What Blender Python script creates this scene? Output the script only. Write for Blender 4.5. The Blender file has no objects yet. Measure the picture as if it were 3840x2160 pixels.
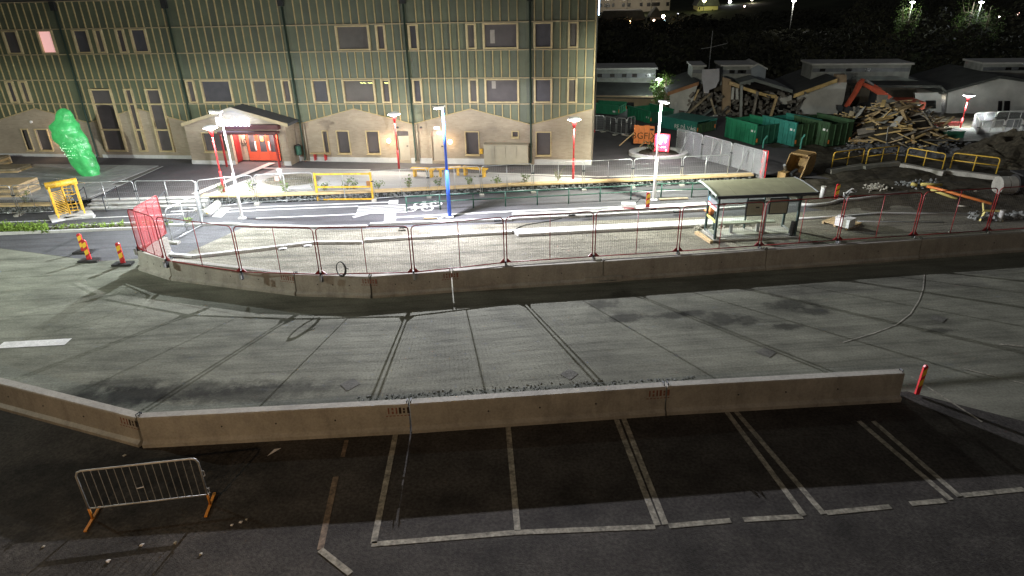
import bpy, bmesh, math, random
from mathutils import Vector, Matrix
random.seed(7)
SC = bpy.context.scene
COL = SC.collection
R = math.radians

# ------------------------------------------------------------------ camera
H = 10.0                                   # camera height above the road
FPX = 2403.356                             # focal length in photo pixels (3840 wide)
RX = Vector((0.99128533, 0.03644896, -0.12658935))
RY = Vector((0.13012211, -0.42071407, 0.89781285))
RZ = Vector((-0.02053357, -0.90646078, -0.4217905))
cam = bpy.data.cameras.new('camera')
cam.sensor_width = 36.0
cam.lens = FPX / 3840 * 36.0
cam.clip_start = 0.1
cam.clip_end = 3000
camo = bpy.data.objects.new('camera', cam)
COL.objects.link(camo)
m = Matrix(((RX[0], -RX[1], -RX[2], 0), (RY[0], -RY[1], -RY[2], 0), (RZ[0], -RZ[1], -RZ[2], H), (0, 0, 0, 1)))
camo.matrix_world = m
SC.camera = camo

# ------------------------------------------------------------------ night sky, exposure
w = bpy.data.worlds.new('World'); SC.world = w; w.use_nodes = True
nt = w.node_tree; nt.nodes.clear()
wo = nt.nodes.new('ShaderNodeOutputWorld'); bg = nt.nodes.new('ShaderNodeBackground')
sky = nt.nodes.new('ShaderNodeTexSky'); sky.sky_type = 'NISHITA'; sky.sun_disc = False
sky.sun_elevation = R(-4.0); sky.sun_rotation = R(200)
mx = nt.nodes.new('ShaderNodeMixRGB'); mx.blend_type = 'ADD'; mx.inputs[0].default_value = 1
mx.inputs[2].default_value = (0.34, 0.34, 0.36, 1)      # light of the town on the night sky
nt.links.new(sky.outputs[0], mx.inputs[1]); nt.links.new(mx.outputs[0], bg.inputs[0])
bg.inputs[1].default_value = 0.08
nt.links.new(bg.outputs[0], wo.inputs[0])
SC.view_settings.view_transform = 'Standard'
SC.view_settings.look = 'None'
SC.view_settings.exposure = 0.55
SC.view_settings.gamma = 1.0
SC.view_settings.use_curve_mapping = False
SC.cycles.max_bounces = 4
SC.cycles.diffuse_bounces = 2
SC.cycles.transparent_max_bounces = 8

# ------------------------------------------------------------------ photo pixel -> place
def K(k, x, y):                            # sixteen tiles of the photo, 2.6833 x
    return (((k - 1) % 4) * 960 + x / 2.68333, ((k - 1) // 4) * 540 + y / 2.68333)
def ray(s):
    v = Vector((s[0] - 1920, s[1] - 1080, FPX))
    return Vector((RX.dot(v), RY.dot(v), RZ.dot(v)))
def GS(s, z=0.0):
    r = ray(s); t = (z - H) / r.z
    return Vector((r.x * t, r.y * t, z))
def FS(s, Y):
    r = ray(s); t = Y / r.y
    return Vector((r.x * t, Y, r.z * t + H))
def G(k, x, y, z=0.0): return GS(K(k, x, y), z)
def F(k, x, y, Y): return FS(K(k, x, y), Y)
def D(x, y, z=0.0): return GS((x * 1.490683, y * 1.490683), z)
def DF(x, y, Y): return FS((x * 1.490683, y * 1.490683), Y)

# ------------------------------------------------------------------ mesh helpers
class MB:
    def __init__(s): s.v = []; s.f = []
    def add(s, vs, fs):
        b = len(s.v); s.v += [tuple(p) for p in vs]; s.f += [tuple(i + b for i in f) for f in fs]; return s
    def box(s, c, d, rot=None):
        hx, hy, hz = d[0] / 2, d[1] / 2, d[2] / 2
        vs = [Vector((x, y, z)) for x in (-hx, hx) for y in (-hy, hy) for z in (-hz, hz)]
        if rot is not None: vs = [rot @ p for p in vs]
        c = Vector(c)
        return s.add([p + c for p in vs], [(0, 1, 3, 2), (4, 6, 7, 5), (0, 4, 5, 1), (2, 3, 7, 6), (0, 2, 6, 4), (1, 5, 7, 3)])
    def bb(s, x0, x1, y0, y1, z0, z1):
        return s.box(((x0 + x1) / 2, (y0 + y1) / 2, (z0 + z1) / 2), (abs(x1 - x0), abs(y1 - y0), abs(z1 - z0)))
    def beam(s, p, q, wd, ht, up=Vector((0, 0, 1))):
        p = Vector(p); q = Vector(q); d = q - p; L = d.length
        if L < 1e-6: return s
        x = d / L
        if abs(x.dot(up)) > .98: up = Vector((0, 1, 0))
        y = up.cross(x).normalized(); z = x.cross(y)
        return s.box((p + q) / 2, (L, wd, ht), Matrix((x, y, z)).transposed())
    def tube(s, pts, r, n=6, closed=False, caps=True):
        pts = [Vector(p) for p in pts]; N = len(pts); rs = r if isinstance(r, (list, tuple)) else [r] * N
        b = len(s.v); prev = None
        for i, p in enumerate(pts):
            if closed: t = pts[(i + 1) % N] - pts[i - 1]
            else: t = pts[min(i + 1, N - 1)] - pts[max(i - 1, 0)]
            t.normalize()
            if prev is None:
                a = Vector((0, 0, 1)) if abs(t.z) < .9 else Vector((0, 1, 0))
                u = t.cross(a).normalized()
            else:
                u = (prev - t * prev.dot(t)).normalized()
            prev = u; v2 = t.cross(u)
            for k in range(n):
                a = 2 * math.pi * k / n
                s.v.append(tuple(p + (u * math.cos(a) + v2 * math.sin(a)) * rs[i]))
        M_ = N if closed else N - 1
        for i in range(M_):
            for k in range(n):
                j = (i + 1) % N
                s.f.append((b + i * n + k, b + i * n + (k + 1) % n, b + j * n + (k + 1) % n, b + j * n + k))
        if caps and not closed:
            s.f.append(tuple(b + k for k in range(n))[::-1]); s.f.append(tuple(b + (N - 1) * n + k for k in range(n)))
        return s
    def prism(s, poly, axis_from, axis_to):
        # poly: list of Vector offsets; extruded from axis_from to axis_to
        a = [Vector(axis_from) + Vector(p) for p in poly]; c = [Vector(axis_to) + Vector(p) for p in poly]; n = len(poly)
        return s.add(a + c, [tuple(range(n))[::-1], tuple(range(n, 2 * n))] + [(i, (i + 1) % n, n + (i + 1) % n, n + i) for i in range(n)])
    def lathe(s, prof, n=16, c=(0, 0, 0)):
        c = Vector(c); b = len(s.v)
        for r, z in prof:
            for k in range(n):
                a = 2 * math.pi * k / n; s.v.append((c.x + r * math.cos(a), c.y + r * math.sin(a), c.z + z))
        for i in range(len(prof) - 1):
            for k in range(n): s.f.append((b + i * n + k, b + i * n + (k + 1) % n, b + (i + 1) * n + (k + 1) % n, b + (i + 1) * n + k))
        s.f.append(tuple(b + k for k in range(n))[::-1]); s.f.append(tuple(b + (len(prof) - 1) * n + k for k in range(n)))
        return s
    def poly(s, pts): return s.add(pts, [tuple(range(len(pts)))])
    def rock(s, c, r, sq=.7):
        c = Vector(c); t = random.random() * 6.28
        base = [(1, 0, 0), (-1, 0, 0), (0, 1, 0), (0, -1, 0), (0, 0, 1), (0, 0, -1)]
        rm = Matrix.Rotation(t, 3, 'Z') @ Matrix.Rotation(random.uniform(-.6, .6), 3, 'X')
        vs = []
        for x, y, z in base:
            k = r * random.uniform(.7, 1.25); p = rm @ Vector((x * k, y * k, z * k)); p.z *= sq; vs.append(c + p)
        return s.add(vs, [(0, 2, 4), (2, 1, 4), (1, 3, 4), (3, 0, 4), (2, 0, 5), (1, 2, 5), (3, 1, 5), (0, 3, 5)])
    def mesh(s, name):
        me = bpy.data.meshes.new(name); me.from_pydata(s.v, [], s.f); me.update(); return me
    def build(s, name, mat, parent=None, smooth=False, kind=None, label=None):
        me = s.mesh(name); me.materials.append(mat)
        if smooth: me.shade_smooth()
        return link(name, me, parent, kind, label)
def link(name, me, parent=None, kind=None, label=None):
    o = bpy.data.objects.new(name, me); COL.objects.link(o)
    if parent is not None: o.parent = parent
    if kind: o['kind'] = kind
    if label: o['label'] = label
    return o
def tag(o, label, cat, group=None, kind=None):
    o['label'] = label; o['category'] = cat
    if group: o['group'] = group
    if kind: o['kind'] = kind
    return o
def thing(name, label, cat, loc=(0, 0, 0), rz=0.0, group=None):
    o = bpy.data.objects.new(name, None); COL.objects.link(o); o.empty_display_size = .2
    o.location = loc; o.rotation_euler = (0, 0, rz)
    return tag(o, label, cat, group)
def copy_tree(o, parent=None):
    c = o.copy(); COL.objects.link(c)
    if parent is not None: c.parent = parent
    for ch in list(o.children):
        if ch.name in COL.objects: copy_tree(ch, c)
    return c
def struct(name, mb, mat, parent=None):
    o = mb.build(name, mat, parent)
    if parent is None: o['kind'] = 'structure'
    return o
def yaw(p, q): return math.atan2(q[1] - p[1], q[0] - p[0])
def grid(x0, x1, y0, y1, nx, ny, zf):
    mb = MB(); vs = []
    for j in range(ny + 1):
        for i in range(nx + 1):
            x = x0 + (x1 - x0) * i / nx; y = y0 + (y1 - y0) * j / ny; vs.append((x, y, zf(x, y)))
    fs = [(j * (nx + 1) + i, j * (nx + 1) + i + 1, (j + 1) * (nx + 1) + i + 1, (j + 1) * (nx + 1) + i) for j in range(ny) for i in range(nx)]
    return mb.add(vs, fs)
from mathutils import noise as NZ
def nz(x, y, s=1.0, o=0.0): return NZ.noise(Vector((x * s + o, y * s - o, o * .7)))
def nearest_on(x, y): return 0

# ------------------------------------------------------------------ materials
MATS = {}
def mat(name, col, rough=.8, var=.18, scale=3.0, col2=None, bump=0.0, bscale=30.0, metal=0.0, emit=None, estr=0.0, spec=.5, stretch=None, fine=0.0, fscale=60, streak=0.0, sstretch=(.04, 3.2, 1, 0)):
    if name in MATS: return MATS[name]
    mt = bpy.data.materials.new(name); mt.use_nodes = True; n = mt.node_tree.nodes; l = mt.node_tree.links
    b = n['Principled BSDF']; b.inputs['Roughness'].default_value = rough; b.inputs['Metallic'].default_value = metal
    b.inputs['Specular IOR Level'].default_value = spec
    geo = n.new('ShaderNodeNewGeometry'); vec = geo.outputs['Position']
    if stretch:
        mp = n.new('ShaderNodeMapping'); mp.inputs['Scale'].default_value = stretch[:3]
        if len(stretch) > 3: mp.inputs['Rotation'].default_value = (0, 0, stretch[3])
        l.new(vec, mp.inputs['Vector']); vec = mp.outputs[0]
    if var > 0 or col2:
        tx = n.new('ShaderNodeTexNoise'); tx.inputs['Scale'].default_value = scale; tx.inputs['Detail'].default_value = 6; tx.inputs['Roughness'].default_value = .65
        l.new(vec, tx.inputs['Vector'])
        c1 = tuple(max(0, c * (1 - var)) for c in col); c2 = col2 if col2 else tuple(min(1, c * (1 + var)) for c in col)
        rp = n.new('ShaderNodeValToRGB'); rp.color_ramp.elements[0].position = .33; rp.color_ramp.elements[1].position = .67
        rp.color_ramp.elements[0].color = (*c1, 1); rp.color_ramp.elements[1].color = (*c2, 1)
        l.new(tx.outputs['Fac'], rp.inputs[0]); out = rp.outputs[0]
        if fine > 0:
            t2 = n.new('ShaderNodeTexNoise'); t2.inputs['Scale'].default_value = fscale; t2.inputs['Detail'].default_value = 2
            l.new(geo.outputs['Position'], t2.inputs['Vector'])
            mr = n.new('ShaderNodeMapRange'); mr.inputs[1].default_value = .3; mr.inputs[2].default_value = .7
            mr.inputs[3].default_value = 1 - fine; mr.inputs[4].default_value = 1 + fine
            l.new(t2.outputs['Fac'], mr.inputs[0])
            mu = n.new('ShaderNodeMixRGB'); mu.blend_type = 'MULTIPLY'; mu.inputs[0].default_value = 1
            l.new(out, mu.inputs[1]); l.new(mr.outputs[0], mu.inputs[2]); out = mu.outputs[0]
        if streak > 0:
            m4 = n.new('ShaderNodeMapping'); m4.inputs['Rotation'].default_value = (0, 0, sstretch[3]); l.new(geo.outputs['Position'], m4.inputs['Vector'])
            m5 = n.new('ShaderNodeMapping'); m5.inputs['Scale'].default_value = sstretch[:3]; l.new(m4.outputs[0], m5.inputs['Vector'])
            t4 = n.new('ShaderNodeTexNoise'); t4.inputs['Scale'].default_value = 1.0; t4.inputs['Detail'].default_value = 5; t4.inputs['Roughness'].default_value = .7; l.new(m5.outputs[0], t4.inputs['Vector'])
            r4 = n.new('ShaderNodeMapRange'); r4.inputs[1].default_value = .36; r4.inputs[2].default_value = .52; r4.inputs[3].default_value = 1 - streak; r4.inputs[4].default_value = 1; l.new(t4.outputs['Fac'], r4.inputs[0])
            u4 = n.new('ShaderNodeMixRGB'); u4.blend_type = 'MULTIPLY'; u4.inputs[0].default_value = 1; l.new(out, u4.inputs[1]); l.new(r4.outputs[0], u4.inputs[2]); out = u4.outputs[0]
        l.new(out, b.inputs['Base Color'])
    else:
        b.inputs['Base Color'].default_value = (*col, 1)
    if bump > 0:
        t3 = n.new('ShaderNodeTexNoise'); t3.inputs['Scale'].default_value = bscale; t3.inputs['Detail'].default_value = 4
        l.new(geo.outputs['Position'], t3.inputs['Vector'])
        bp = n.new('ShaderNodeBump'); bp.inputs['Strength'].default_value = bump; bp.inputs['Distance'].default_value = .03
        l.new(t3.outputs['Fac'], bp.inputs['Height']); l.new(bp.outputs[0], b.inputs['Normal'])
    if emit:
        b.inputs['Emission Color'].default_value = (*emit, 1); b.inputs['Emission Strength'].default_value = estr
    MATS[name] = mt
    return mt
def add_stains(mt, stains):
    """soft-edged dirt with its own shapes: (x, y, rx, ry, angle, factor)"""
    n = mt.node_tree.nodes; l = mt.node_tree.links; b = n['Principled BSDF']; src = b.inputs['Base Color'].links[0].from_socket
    geo = n.new('ShaderNodeNewGeometry'); tx = n.new('ShaderNodeTexNoise'); tx.inputs['Scale'].default_value = 1.6; tx.inputs['Detail'].default_value = 6; tx.inputs['Roughness'].default_value = .7
    l.new(geo.outputs['Position'], tx.inputs['Vector'])
    for x, y, rx, ry, an, fac in stains:
        mp = n.new('ShaderNodeMapping'); mp.vector_type = 'TEXTURE'; mp.inputs['Location'].default_value = (x, y, 0); mp.inputs['Rotation'].default_value = (0, 0, an); mp.inputs['Scale'].default_value = (rx, ry, 50)
        l.new(geo.outputs['Position'], mp.inputs['Vector']); vl = n.new('ShaderNodeVectorMath'); vl.operation = 'LENGTH'; l.new(mp.outputs[0], vl.inputs[0])
        ma = n.new('ShaderNodeMath'); ma.operation = 'MULTIPLY_ADD'; ma.inputs[1].default_value = 1.9; l.new(tx.outputs['Fac'], ma.inputs[0]); l.new(vl.outputs['Value'], ma.inputs[2])
        mr = n.new('ShaderNodeMapRange'); mr.interpolation_type = 'SMOOTHSTEP'; mr.inputs[1].default_value = 1.35; mr.inputs[2].default_value = 2.05; mr.inputs[3].default_value = fac; mr.inputs[4].default_value = 1; l.new(ma.outputs[0], mr.inputs[0])
        mu = n.new('ShaderNodeMixRGB'); mu.blend_type = 'MULTIPLY'; mu.inputs[0].default_value = 1; l.new(src, mu.inputs[1]); l.new(mr.outputs[0], mu.inputs[2]); src = mu.outputs[0]
    l.new(src, b.inputs['Base Color'])
def leafmat(name, col):
    if name in MATS: return MATS[name]
    return mat(name, col, rough=.6, var=.45, scale=2.5, spec=.3)
def brickmat(name, c1, c2, mortar, sx=.26, sy=.085, rough=.85):
    mt = bpy.data.materials.new(name); mt.use_nodes = True; n = mt.node_tree.nodes; l = mt.node_tree.links; b = n['Principled BSDF']
    geo = n.new('ShaderNodeNewGeometry'); sp = n.new('ShaderNodeSeparateXYZ'); cb = n.new('ShaderNodeCombineXYZ')
    ad = n.new('ShaderNodeMath'); ad.operation = 'ADD'
    l.new(geo.outputs['Position'], sp.inputs[0]); l.new(sp.outputs[0], ad.inputs[0]); l.new(sp.outputs[1], ad.inputs[1])
    l.new(ad.outputs[0], cb.inputs[0]); l.new(sp.outputs[2], cb.inputs[1])
    bk = n.new('ShaderNodeTexBrick'); bk.inputs['Scale'].default_value = 1.0; bk.inputs['Brick Width'].default_value = sx; bk.inputs['Row Height'].default_value = sy
    bk.inputs['Mortar Size'].default_value = .008; bk.inputs['Color1'].default_value = (*c1, 1); bk.inputs['Color2'].default_value = (*c2, 1); bk.inputs['Mortar'].default_value = (*mortar, 1)
    l.new(cb.outputs[0], bk.inputs['Vector'])
    nzt = n.new('ShaderNodeTexNoise'); nzt.inputs['Scale'].default_value = .6; nzt.inputs['Detail'].default_value = 5; l.new(geo.outputs['Position'], nzt.inputs['Vector'])
    mr = n.new('ShaderNodeMapRange'); mr.inputs[1].default_value = .3; mr.inputs[2].default_value = .7; mr.inputs[3].default_value = .82; mr.inputs[4].default_value = 1.12; l.new(nzt.outputs['Fac'], mr.inputs[0])
    mu = n.new('ShaderNodeMixRGB'); mu.blend_type = 'MULTIPLY'; mu.inputs[0].default_value = 1; l.new(bk.outputs['Color'], mu.inputs[1]); l.new(mr.outputs[0], mu.inputs[2])
    l.new(mu.outputs[0], b.inputs['Base Color']); b.inputs['Roughness'].default_value = rough
    bp = n.new('ShaderNodeBump'); bp.inputs['Strength'].default_value = .4; bp.inputs['Distance'].default_value = .01; bp.invert = True
    l.new(bk.outputs['Fac'], bp.inputs['Height']); l.new(bp.outputs[0], b.inputs['Normal'])
    return mt
def glassmat(name, col=(.95, .98, .97), alpha=.0):
    mt = bpy.data.materials.new(name); mt.use_nodes = True; n = mt.node_tree.nodes; l = mt.node_tree.links
    n.clear(); o = n.new('ShaderNodeOutputMaterial'); t = n.new('ShaderNodeBsdfTransparent'); t.inputs[0].default_value = (*col, 1)
    g = n.new('ShaderNodeBsdfGlossy'); g.inputs['Roughness'].default_value = .05; mxs = n.new('ShaderNodeMixShader'); fr = n.new('ShaderNodeFresnel'); fr.inputs[0].default_value = 1.12
    ad = n.new('ShaderNodeMath'); ad.operation = 'ADD'; ad.inputs[1].default_value = alpha; l.new(fr.outputs[0], ad.inputs[0])
    mxs.inputs[0].default_value = .04; l.new(t.outputs[0], mxs.inputs[1]); l.new(g.outputs[0], mxs.inputs[2]); l.new(mxs.outputs[0], o.inputs[0])
    return mt
def emat(name, col, st):
    mt = bpy.data.materials.new(name); mt.use_nodes = True; n = mt.node_tree.nodes; b = n['Principled BSDF']
    b.inputs['Base Color'].default_value = (*[min(1, c) for c in col], 1); b.inputs['Emission Color'].default_value = (*col, 1); b.inputs['Emission Strength'].default_value = st
    return mt

STREET = R(12.7)
m_road = mat('dusty_asphalt', (.182, .187, .148), .93, .34, .45, bump=.22, bscale=30, stretch=(.9, 2.0, 1, -STREET), fine=.18, fscale=16, spec=.25, streak=.26, sstretch=(.05, 3.4, 1, -STREET))
m_lot = mat('parking_asphalt', (.050, .047, .042), .92, .4, .8, bump=.4, bscale=40, fine=.35, fscale=14, spec=.25)
m_street = mat('new_asphalt', (.10, .10, .105), .9, .22, .6, bump=.2, bscale=60, stretch=(.9, 2.0, 1, -STREET), fine=.2, fscale=18, spec=.3, streak=.25, sstretch=(.06, 2.6, 1, -STREET))
m_gravel = mat('gravel', (.20, .19, .15), .95, .36, .7, bump=.7, bscale=22, stretch=(.7, 1.8, 1, -STREET), fine=.34, fscale=14, spec=.2, streak=.35, sstretch=(.10, 2.0, 1, -STREET))
m_earth = mat('earth', (.07, .062, .045), .97, .45, .8, bump=.9, bscale=7, fine=.35, fscale=6, spec=.15)
m_mud = mat('mud', (.05, .045, .036), .85, .45, 1.6, bump=.9, bscale=9, fine=.3, fscale=12, spec=.3)
m_grass = mat('dark_ground', (.03, .035, .018), .95, .5, .1, spec=.1)
m_conc = mat('concrete', (.38, .37, .325), .88, .16, 1.3, bump=.2, bscale=30, fine=.10, fscale=18, spec=.3, streak=.16, sstretch=(2.6, 2.6, .5, 0))
m_conc2 = mat('concrete_pale', (.55, .55, .53), .85, .1, 2.0, bump=.12, bscale=50, fine=.06, fscale=30, spec=.3)
m_plazaA = mat('plaza_asphalt', (.12, .115, .12), .88, .2, .5, bump=.2, bscale=60, fine=.1, fscale=40, spec=.3)
m_pave = mat('plaza_concrete', (.40, .40, .40), .85, .12, .7, bump=.12, bscale=40, stretch=(.5, 2, 1), fine=.08, fscale=25, spec=.3)
m_slab = mat('paving_slab', (.38, .38, .37), .85, .22, 1.1, bump=.1, bscale=40, fine=.08, spec=.3)
m_paint = mat('road_paint', (.72, .72, .70), .7, .12, 4, fine=.12, fscale=18, spec=.3)
m_oldpaint = mat('worn_paint', (.27, .26, .21), .8, .5, 5, fine=.3, fscale=14, spec=.3)
m_orangepaint = mat('faded_orange_paint', (.16, .12, .08), .85, .5, 5, fine=.3, fscale=14)
m_red = mat('red_paint', (.24, .02, .02), .45, .15, 6)
m_redbright = mat('red_enamel', (.52, .03, .035), .45, .3, 5, fine=.15, fscale=20)
m_redveil = mat('red_wire', (.45, .05, .06), .5, 0)
m_wiregrey = mat('grey_wire', (.16, .15, .14), .6, 0)
m_galv = mat('galvanised_steel', (.52, .54, .54), .38, .15, 9, metal=.75)
m_galvd = mat('galvanised_wire', (.4, .42, .42), .45, 0, metal=.5)
m_yel = mat('yellow_paint', (.68, .40, .04), .5, .3, 5, fine=.15, fscale=20)
m_orange = mat('orange_plastic', (.75, .22, .05), .5, .12, 5)
m_green = mat('dark_green_paint', (.03, .10, .07), .45, .15, 5)
m_black = mat('black_rubber', (.02, .02, .02), .7, .1, 5)
m_dark = mat('dark_steel', (.05, .055, .06), .5, .2, 5, metal=.4)
m_white = mat('white_paint', (.78, .78, .76), .5, .06, 5)
m_blue = mat('blue_paint', (.03, .11, .62), .4, .08, 5)
m_wood = mat('pale_timber', (.50, .37, .20), .75, .25, 3, stretch=(1, 6, 6), fine=.1)
m_woodw = mat('weathered_timber', (.30, .25, .17), .85, .35, 3, fine=.2)
m_woodd = mat('broken_timber', (.55, .40, .17), .85, .4, 1.2, fine=.25)
m_woodg = mat('grey_timber', (.22, .20, .17), .9, .4, 1.2, fine=.25)
m_leaf = leafmat('leaf_green', (.10, .17, .035))
m_leafd = leafmat('leaf_dark', (.035, .05, .018))
m_stone = mat('stone', (.20, .21, .20), .9, .45, 4, fine=.2)
m_stonep = mat('pale_stone', (.42, .40, .33), .9, .3, 4, fine=.2)
m_glass = glassmat('clear_glass')
m_rim = mat('rim_timber', (.58, .43, .22), .7, .15, 3)
# ================================================================== SETTING
PZ = .38                                   # plaza level
YF = 38.8                                  # facade plane
def hill(x, y):
    a = max(0, min(1, (y - 88) / 130)); b = max(0, min(1, (y - 200) / 400)); sx = max(0, min(1, (x + 30) / 90))
    return -.06 + 3.0 * a * a * (3 - 2 * a) + 10 * b + 5.5 * a * sx + (nz(x, y, .02, 3) * 1.2 * a)
struct('ground', grid(-700, 900, -60, 1500, 80, 78, hill), m_grass)
def pz(x, y): return PZ * max(0, min(1, (11.5 - x) / 3))
def flat(pts, z=0.0):
    mb = MB(); mb.poly([Vector((p[0], p[1], z)) for p in pts]); return mb
road = struct('road', grid(-90, 90, -25, 27, 90, 26, lambda x, y: 0), m_road)
# gravel yard and inner street (between the fenced barrier and the plaza)
gl = lambda k, x, y, z=0.0: G(k, x, y, z)
struct('street', flat([(-95, 23), G(5, 0, 1050), G(5, 1000, 1180), G(5, 1450, 1150), G(5, 2100, 1150), G(5, 2440, 850), G(6, 900, 870), G(7, 0, 800), G(7, 2300, 730), G(8, 200, 700), G(8, 1000, 640), (60, 36), (60, 41.5), (-95, 33)], .008), m_street)
struct('gravel_yard', flat([G(5, 1680, 1190), G(5, 2440, 846), G(6, 900, 866), G(7, 0, 800), G(7, 2300, 726), G(8, 200, 696), G(8, 1300, 620), G(8, 2576, 560), (46, 34), (46, 33.2), G(8, 2576, 900), G(8, 0, 1090), G(7, 0, 1260), G(6, 1100, 1360)], .012), m_gravel)
def dirtz(x, y):
    e = min(1, max(0, (x - 9.5) / 3)) * min(1, max(0, (y - 31) / 4)) * min(1, max(0, (90 - y) / 10))
    return .0 + e * (.06 + .16 * abs(nz(x, y, .35, 1)) + .07 * nz(x, y, 1.1, 5) + .05 * nz(x, y, 2.6, 2))
struct('earth_yard', grid(8.5, 75, 30, 92, 150, 140, dirtz), m_earth)
lot = struct('parking_lot', flat([(-60, -20), (60, -20), (60, 25), D(2576, 1060), D(2282, 985), D(1680, 1020), D(1030, 1065), D(345, 1095), D(0, 1020), (-60, 14)], .006), m_lot)
def strip(parent, pts, wd, mt, z=.012, name='painted_line'):
    mb = MB()
    for p, q in zip(pts[:-1], pts[1:]):
        p = Vector((p[0], p[1], 0)); q = Vector((q[0], q[1], 0)); d = (q - p).normalized(); n = Vector((-d.y, d.x, 0)) * wd / 2
        zz = Vector((0, 0, z)); e = d * wd * .0
        mb.poly([p - n + zz - e, q - n + zz + e, q + n + zz + e, p + n + zz - e])
    return mb.build(name, mt, parent)
def dl(parent, pts, wd=.13, mt=None, z=.012): return strip(parent, [D(*p) for p in pts], wd, mt or m_oldpaint, z)
for pts in ([(1000, 1070), (940, 1368)], [(935, 1370), (1300, 1340), (1648, 1326)], [(1277, 1062), (1302, 1336)], [(1543, 1036), (1654, 1322)], [(1562, 1036), (1674, 1320)],
            [(1682, 1324), (1838, 1310)], [(1870, 1308), (2018, 1300)], [(1826, 1034), (2022, 1298)], [(1846, 1030), (2072, 1294)], [(2078, 1291), (2240, 1275)], [(2290, 1268), (2376, 1260)],
            [(2160, 1060), (2392, 1258)], [(2196, 1060), (2414, 1250)], [(2420, 1247), (2576, 1231)]):
    dl(lot, pts)
dl(lot, [(845, 1200), (806, 1383)], .13, m_orangepaint); dl(lot, [(872, 1108), (862, 1150)], .1, m_orangepaint)
dl(lot, [(806, 1384), (882, 1444)], .13, m_oldpaint, .016)
dl(lot, [(2292, 948), (2470, 1062)], .06, m_oldpaint, .014); dl(lot, [(2425, 928), (2576, 966)], .06, m_oldpaint, .014)
dl(road, [(2325, 690), (2322, 725), (2312, 755), (2290, 790), (2255, 817), (2200, 838), (2120, 862)], .035, mat('faint_paint', (.32, .31, .26), .85, .4, 5))
dl(road, [(0, 869), (172, 860)], .42, m_paint)
dl(road, [(2512, 866), (2576, 872)], .1, m_oldpaint)
# asphalt patches on the road
for (x, y), s in (((880, 968), .35), ((1432, 942), .33), ((1930, 887), .34), ((2360, 802), .3)):
    p = D(x, y); a = random.uniform(.1, .5)
    mb = MB().poly([p + Vector((math.cos(a + t) * s * random.uniform(.8, 1.1), math.sin(a + t) * s * .9, .01)) for t in (0, 1.4, 3.0, 4.6)])
    mb.build('asphalt_patch', mat('patch_asphalt', (.10, .10, .085), .92, .3, 3, bump=.3, bscale=40, fine=.25, fscale=18), road)
# churned mud along the near barrier and stains on the road
def blob(pts, z0, amp, n=34):
    xs = [p[0] for p in pts]; ys = [p[1] for p in pts]
    cx = sum(xs) / len(xs); cy = sum(ys) / len(ys); P = []
    for i in range(len(pts)):
        a = pts[i]; b = pts[(i + 1) % len(pts)]
        for t in (0, .25, .5, .75):
            x = a[0] + (b[0] - a[0]) * t; y = a[1] + (b[1] - a[1]) * t; k = 1 + .10 * nz(x, y, 2.1, 4) + .06 * nz(x, y, 5.1, 9)
            P.append((cx + (x - cx) * k, cy + (y - cy) * k))
    mb = MB(); vs = []; RN = 12
    for j in range(RN + 1):
        f = 1 - j / RN
        for x, y in P:
            X = cx + (x - cx) * f; Y = cy + (y - cy) * f
            z = z0 + amp * min(1, j / 3) * (.35 + .9 * abs(nz(X, Y, 2.2, 2)) + .4 * nz(X, Y, 6, 1)) if j else z0 - .01
            vs.append((X, Y, max(z0 - .01, z)))
    n_ = len(P); fs = [(j * n_ + i, j * n_ + (i + 1) % n_, (j + 1) * n_ + (i + 1) % n_, (j + 1) * n_ + i) for j in range(RN) for i in range(n_)]
    return mb.add(vs, fs)
ST = []
for x, y, rx, ry, f in ((1520, 765, .55, .3, .45), (1570, 742, .5, .25, .6), (1578, 800, .6, .3, .45), (1690, 793, .6, .25, .42), (1745, 788, .45, .2, .5), (1818, 800, .6, .4, .4), (1880, 805, .4, .35, .5), (1990, 765, .7, .35, .45), (2045, 782, .45, .3, .5), (1985, 822, .5, .2, .5), (2360, 832, .5, .15, .5), (1800, 770, 4.5, 1.6, .8),
                         (450, 985, 2.6, .5, .5), (300, 1000, 1.6, .6, .5), (620, 990, 2.6, .45, .55), (900, 1000, 2.6, .3, .7), (330, 965, 1.2, .35, .6), (700, 965, 2.0, .25, .75), (200, 985, .9, .5, .6), (60, 760, 3, .8, .85), (600, 850, 6, 1.2, .88), (1250, 800, 5, 1.0, .9)):
    p = D(x, y); ST.append((p.x, p.y, rx * (1.35 if x > 1400 else 1.15), ry * (1.3 if x > 1400 else 1.15), STREET, f * (.8 if f < .7 else 1)))
add_stains(m_road, ST)
ST = []
for x, y, rx, ry, f in ((330, 1180, 2.6, 1.3, .6), (120, 1250, 2.4, 1.6, .6), (420, 1260, 2.0, .9, .6), (600, 1160, 1.4, .7, .65), (200, 1400, 2.0, .7, .75), (1150, 1260, .5, .3, .8), (1700, 1250, 3, .8, .85), (2100, 1380, 3, .7, .85)):
    p = D(x, y); ST.append((p.x, p.y, rx, ry, .2, f))
add_stains(m_lot, ST)
struct('earth_bank', blob([D(640, 712), D(740, 722), D(830, 728), D(890, 738), D(870, 750), D(760, 742), D(640, 726), D(590, 716)], .0, .16), m_gravel)
mb = MB()
for i in range(700):
    t = random.random(); a = D(900 + 850 * t, 1012 - 58 * t + random.uniform(-16, 26) * (1 if t < .8 else .5)); mb.rock((a.x, a.y, .012), random.uniform(.012, .04))
tag(mb.build('loose_gravel', m_stone), 'loose gravel scattered along the back of the near concrete barriers', 'gravel', kind='stuff')
mb = MB()
for i in range(420):
    t = random.random(); a = G(7, 300 + 2200 * t, 1000 - 110 * t + random.uniform(-80, 120)); mb.rock((a.x, a.y, .02), random.uniform(.012, .035))
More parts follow.
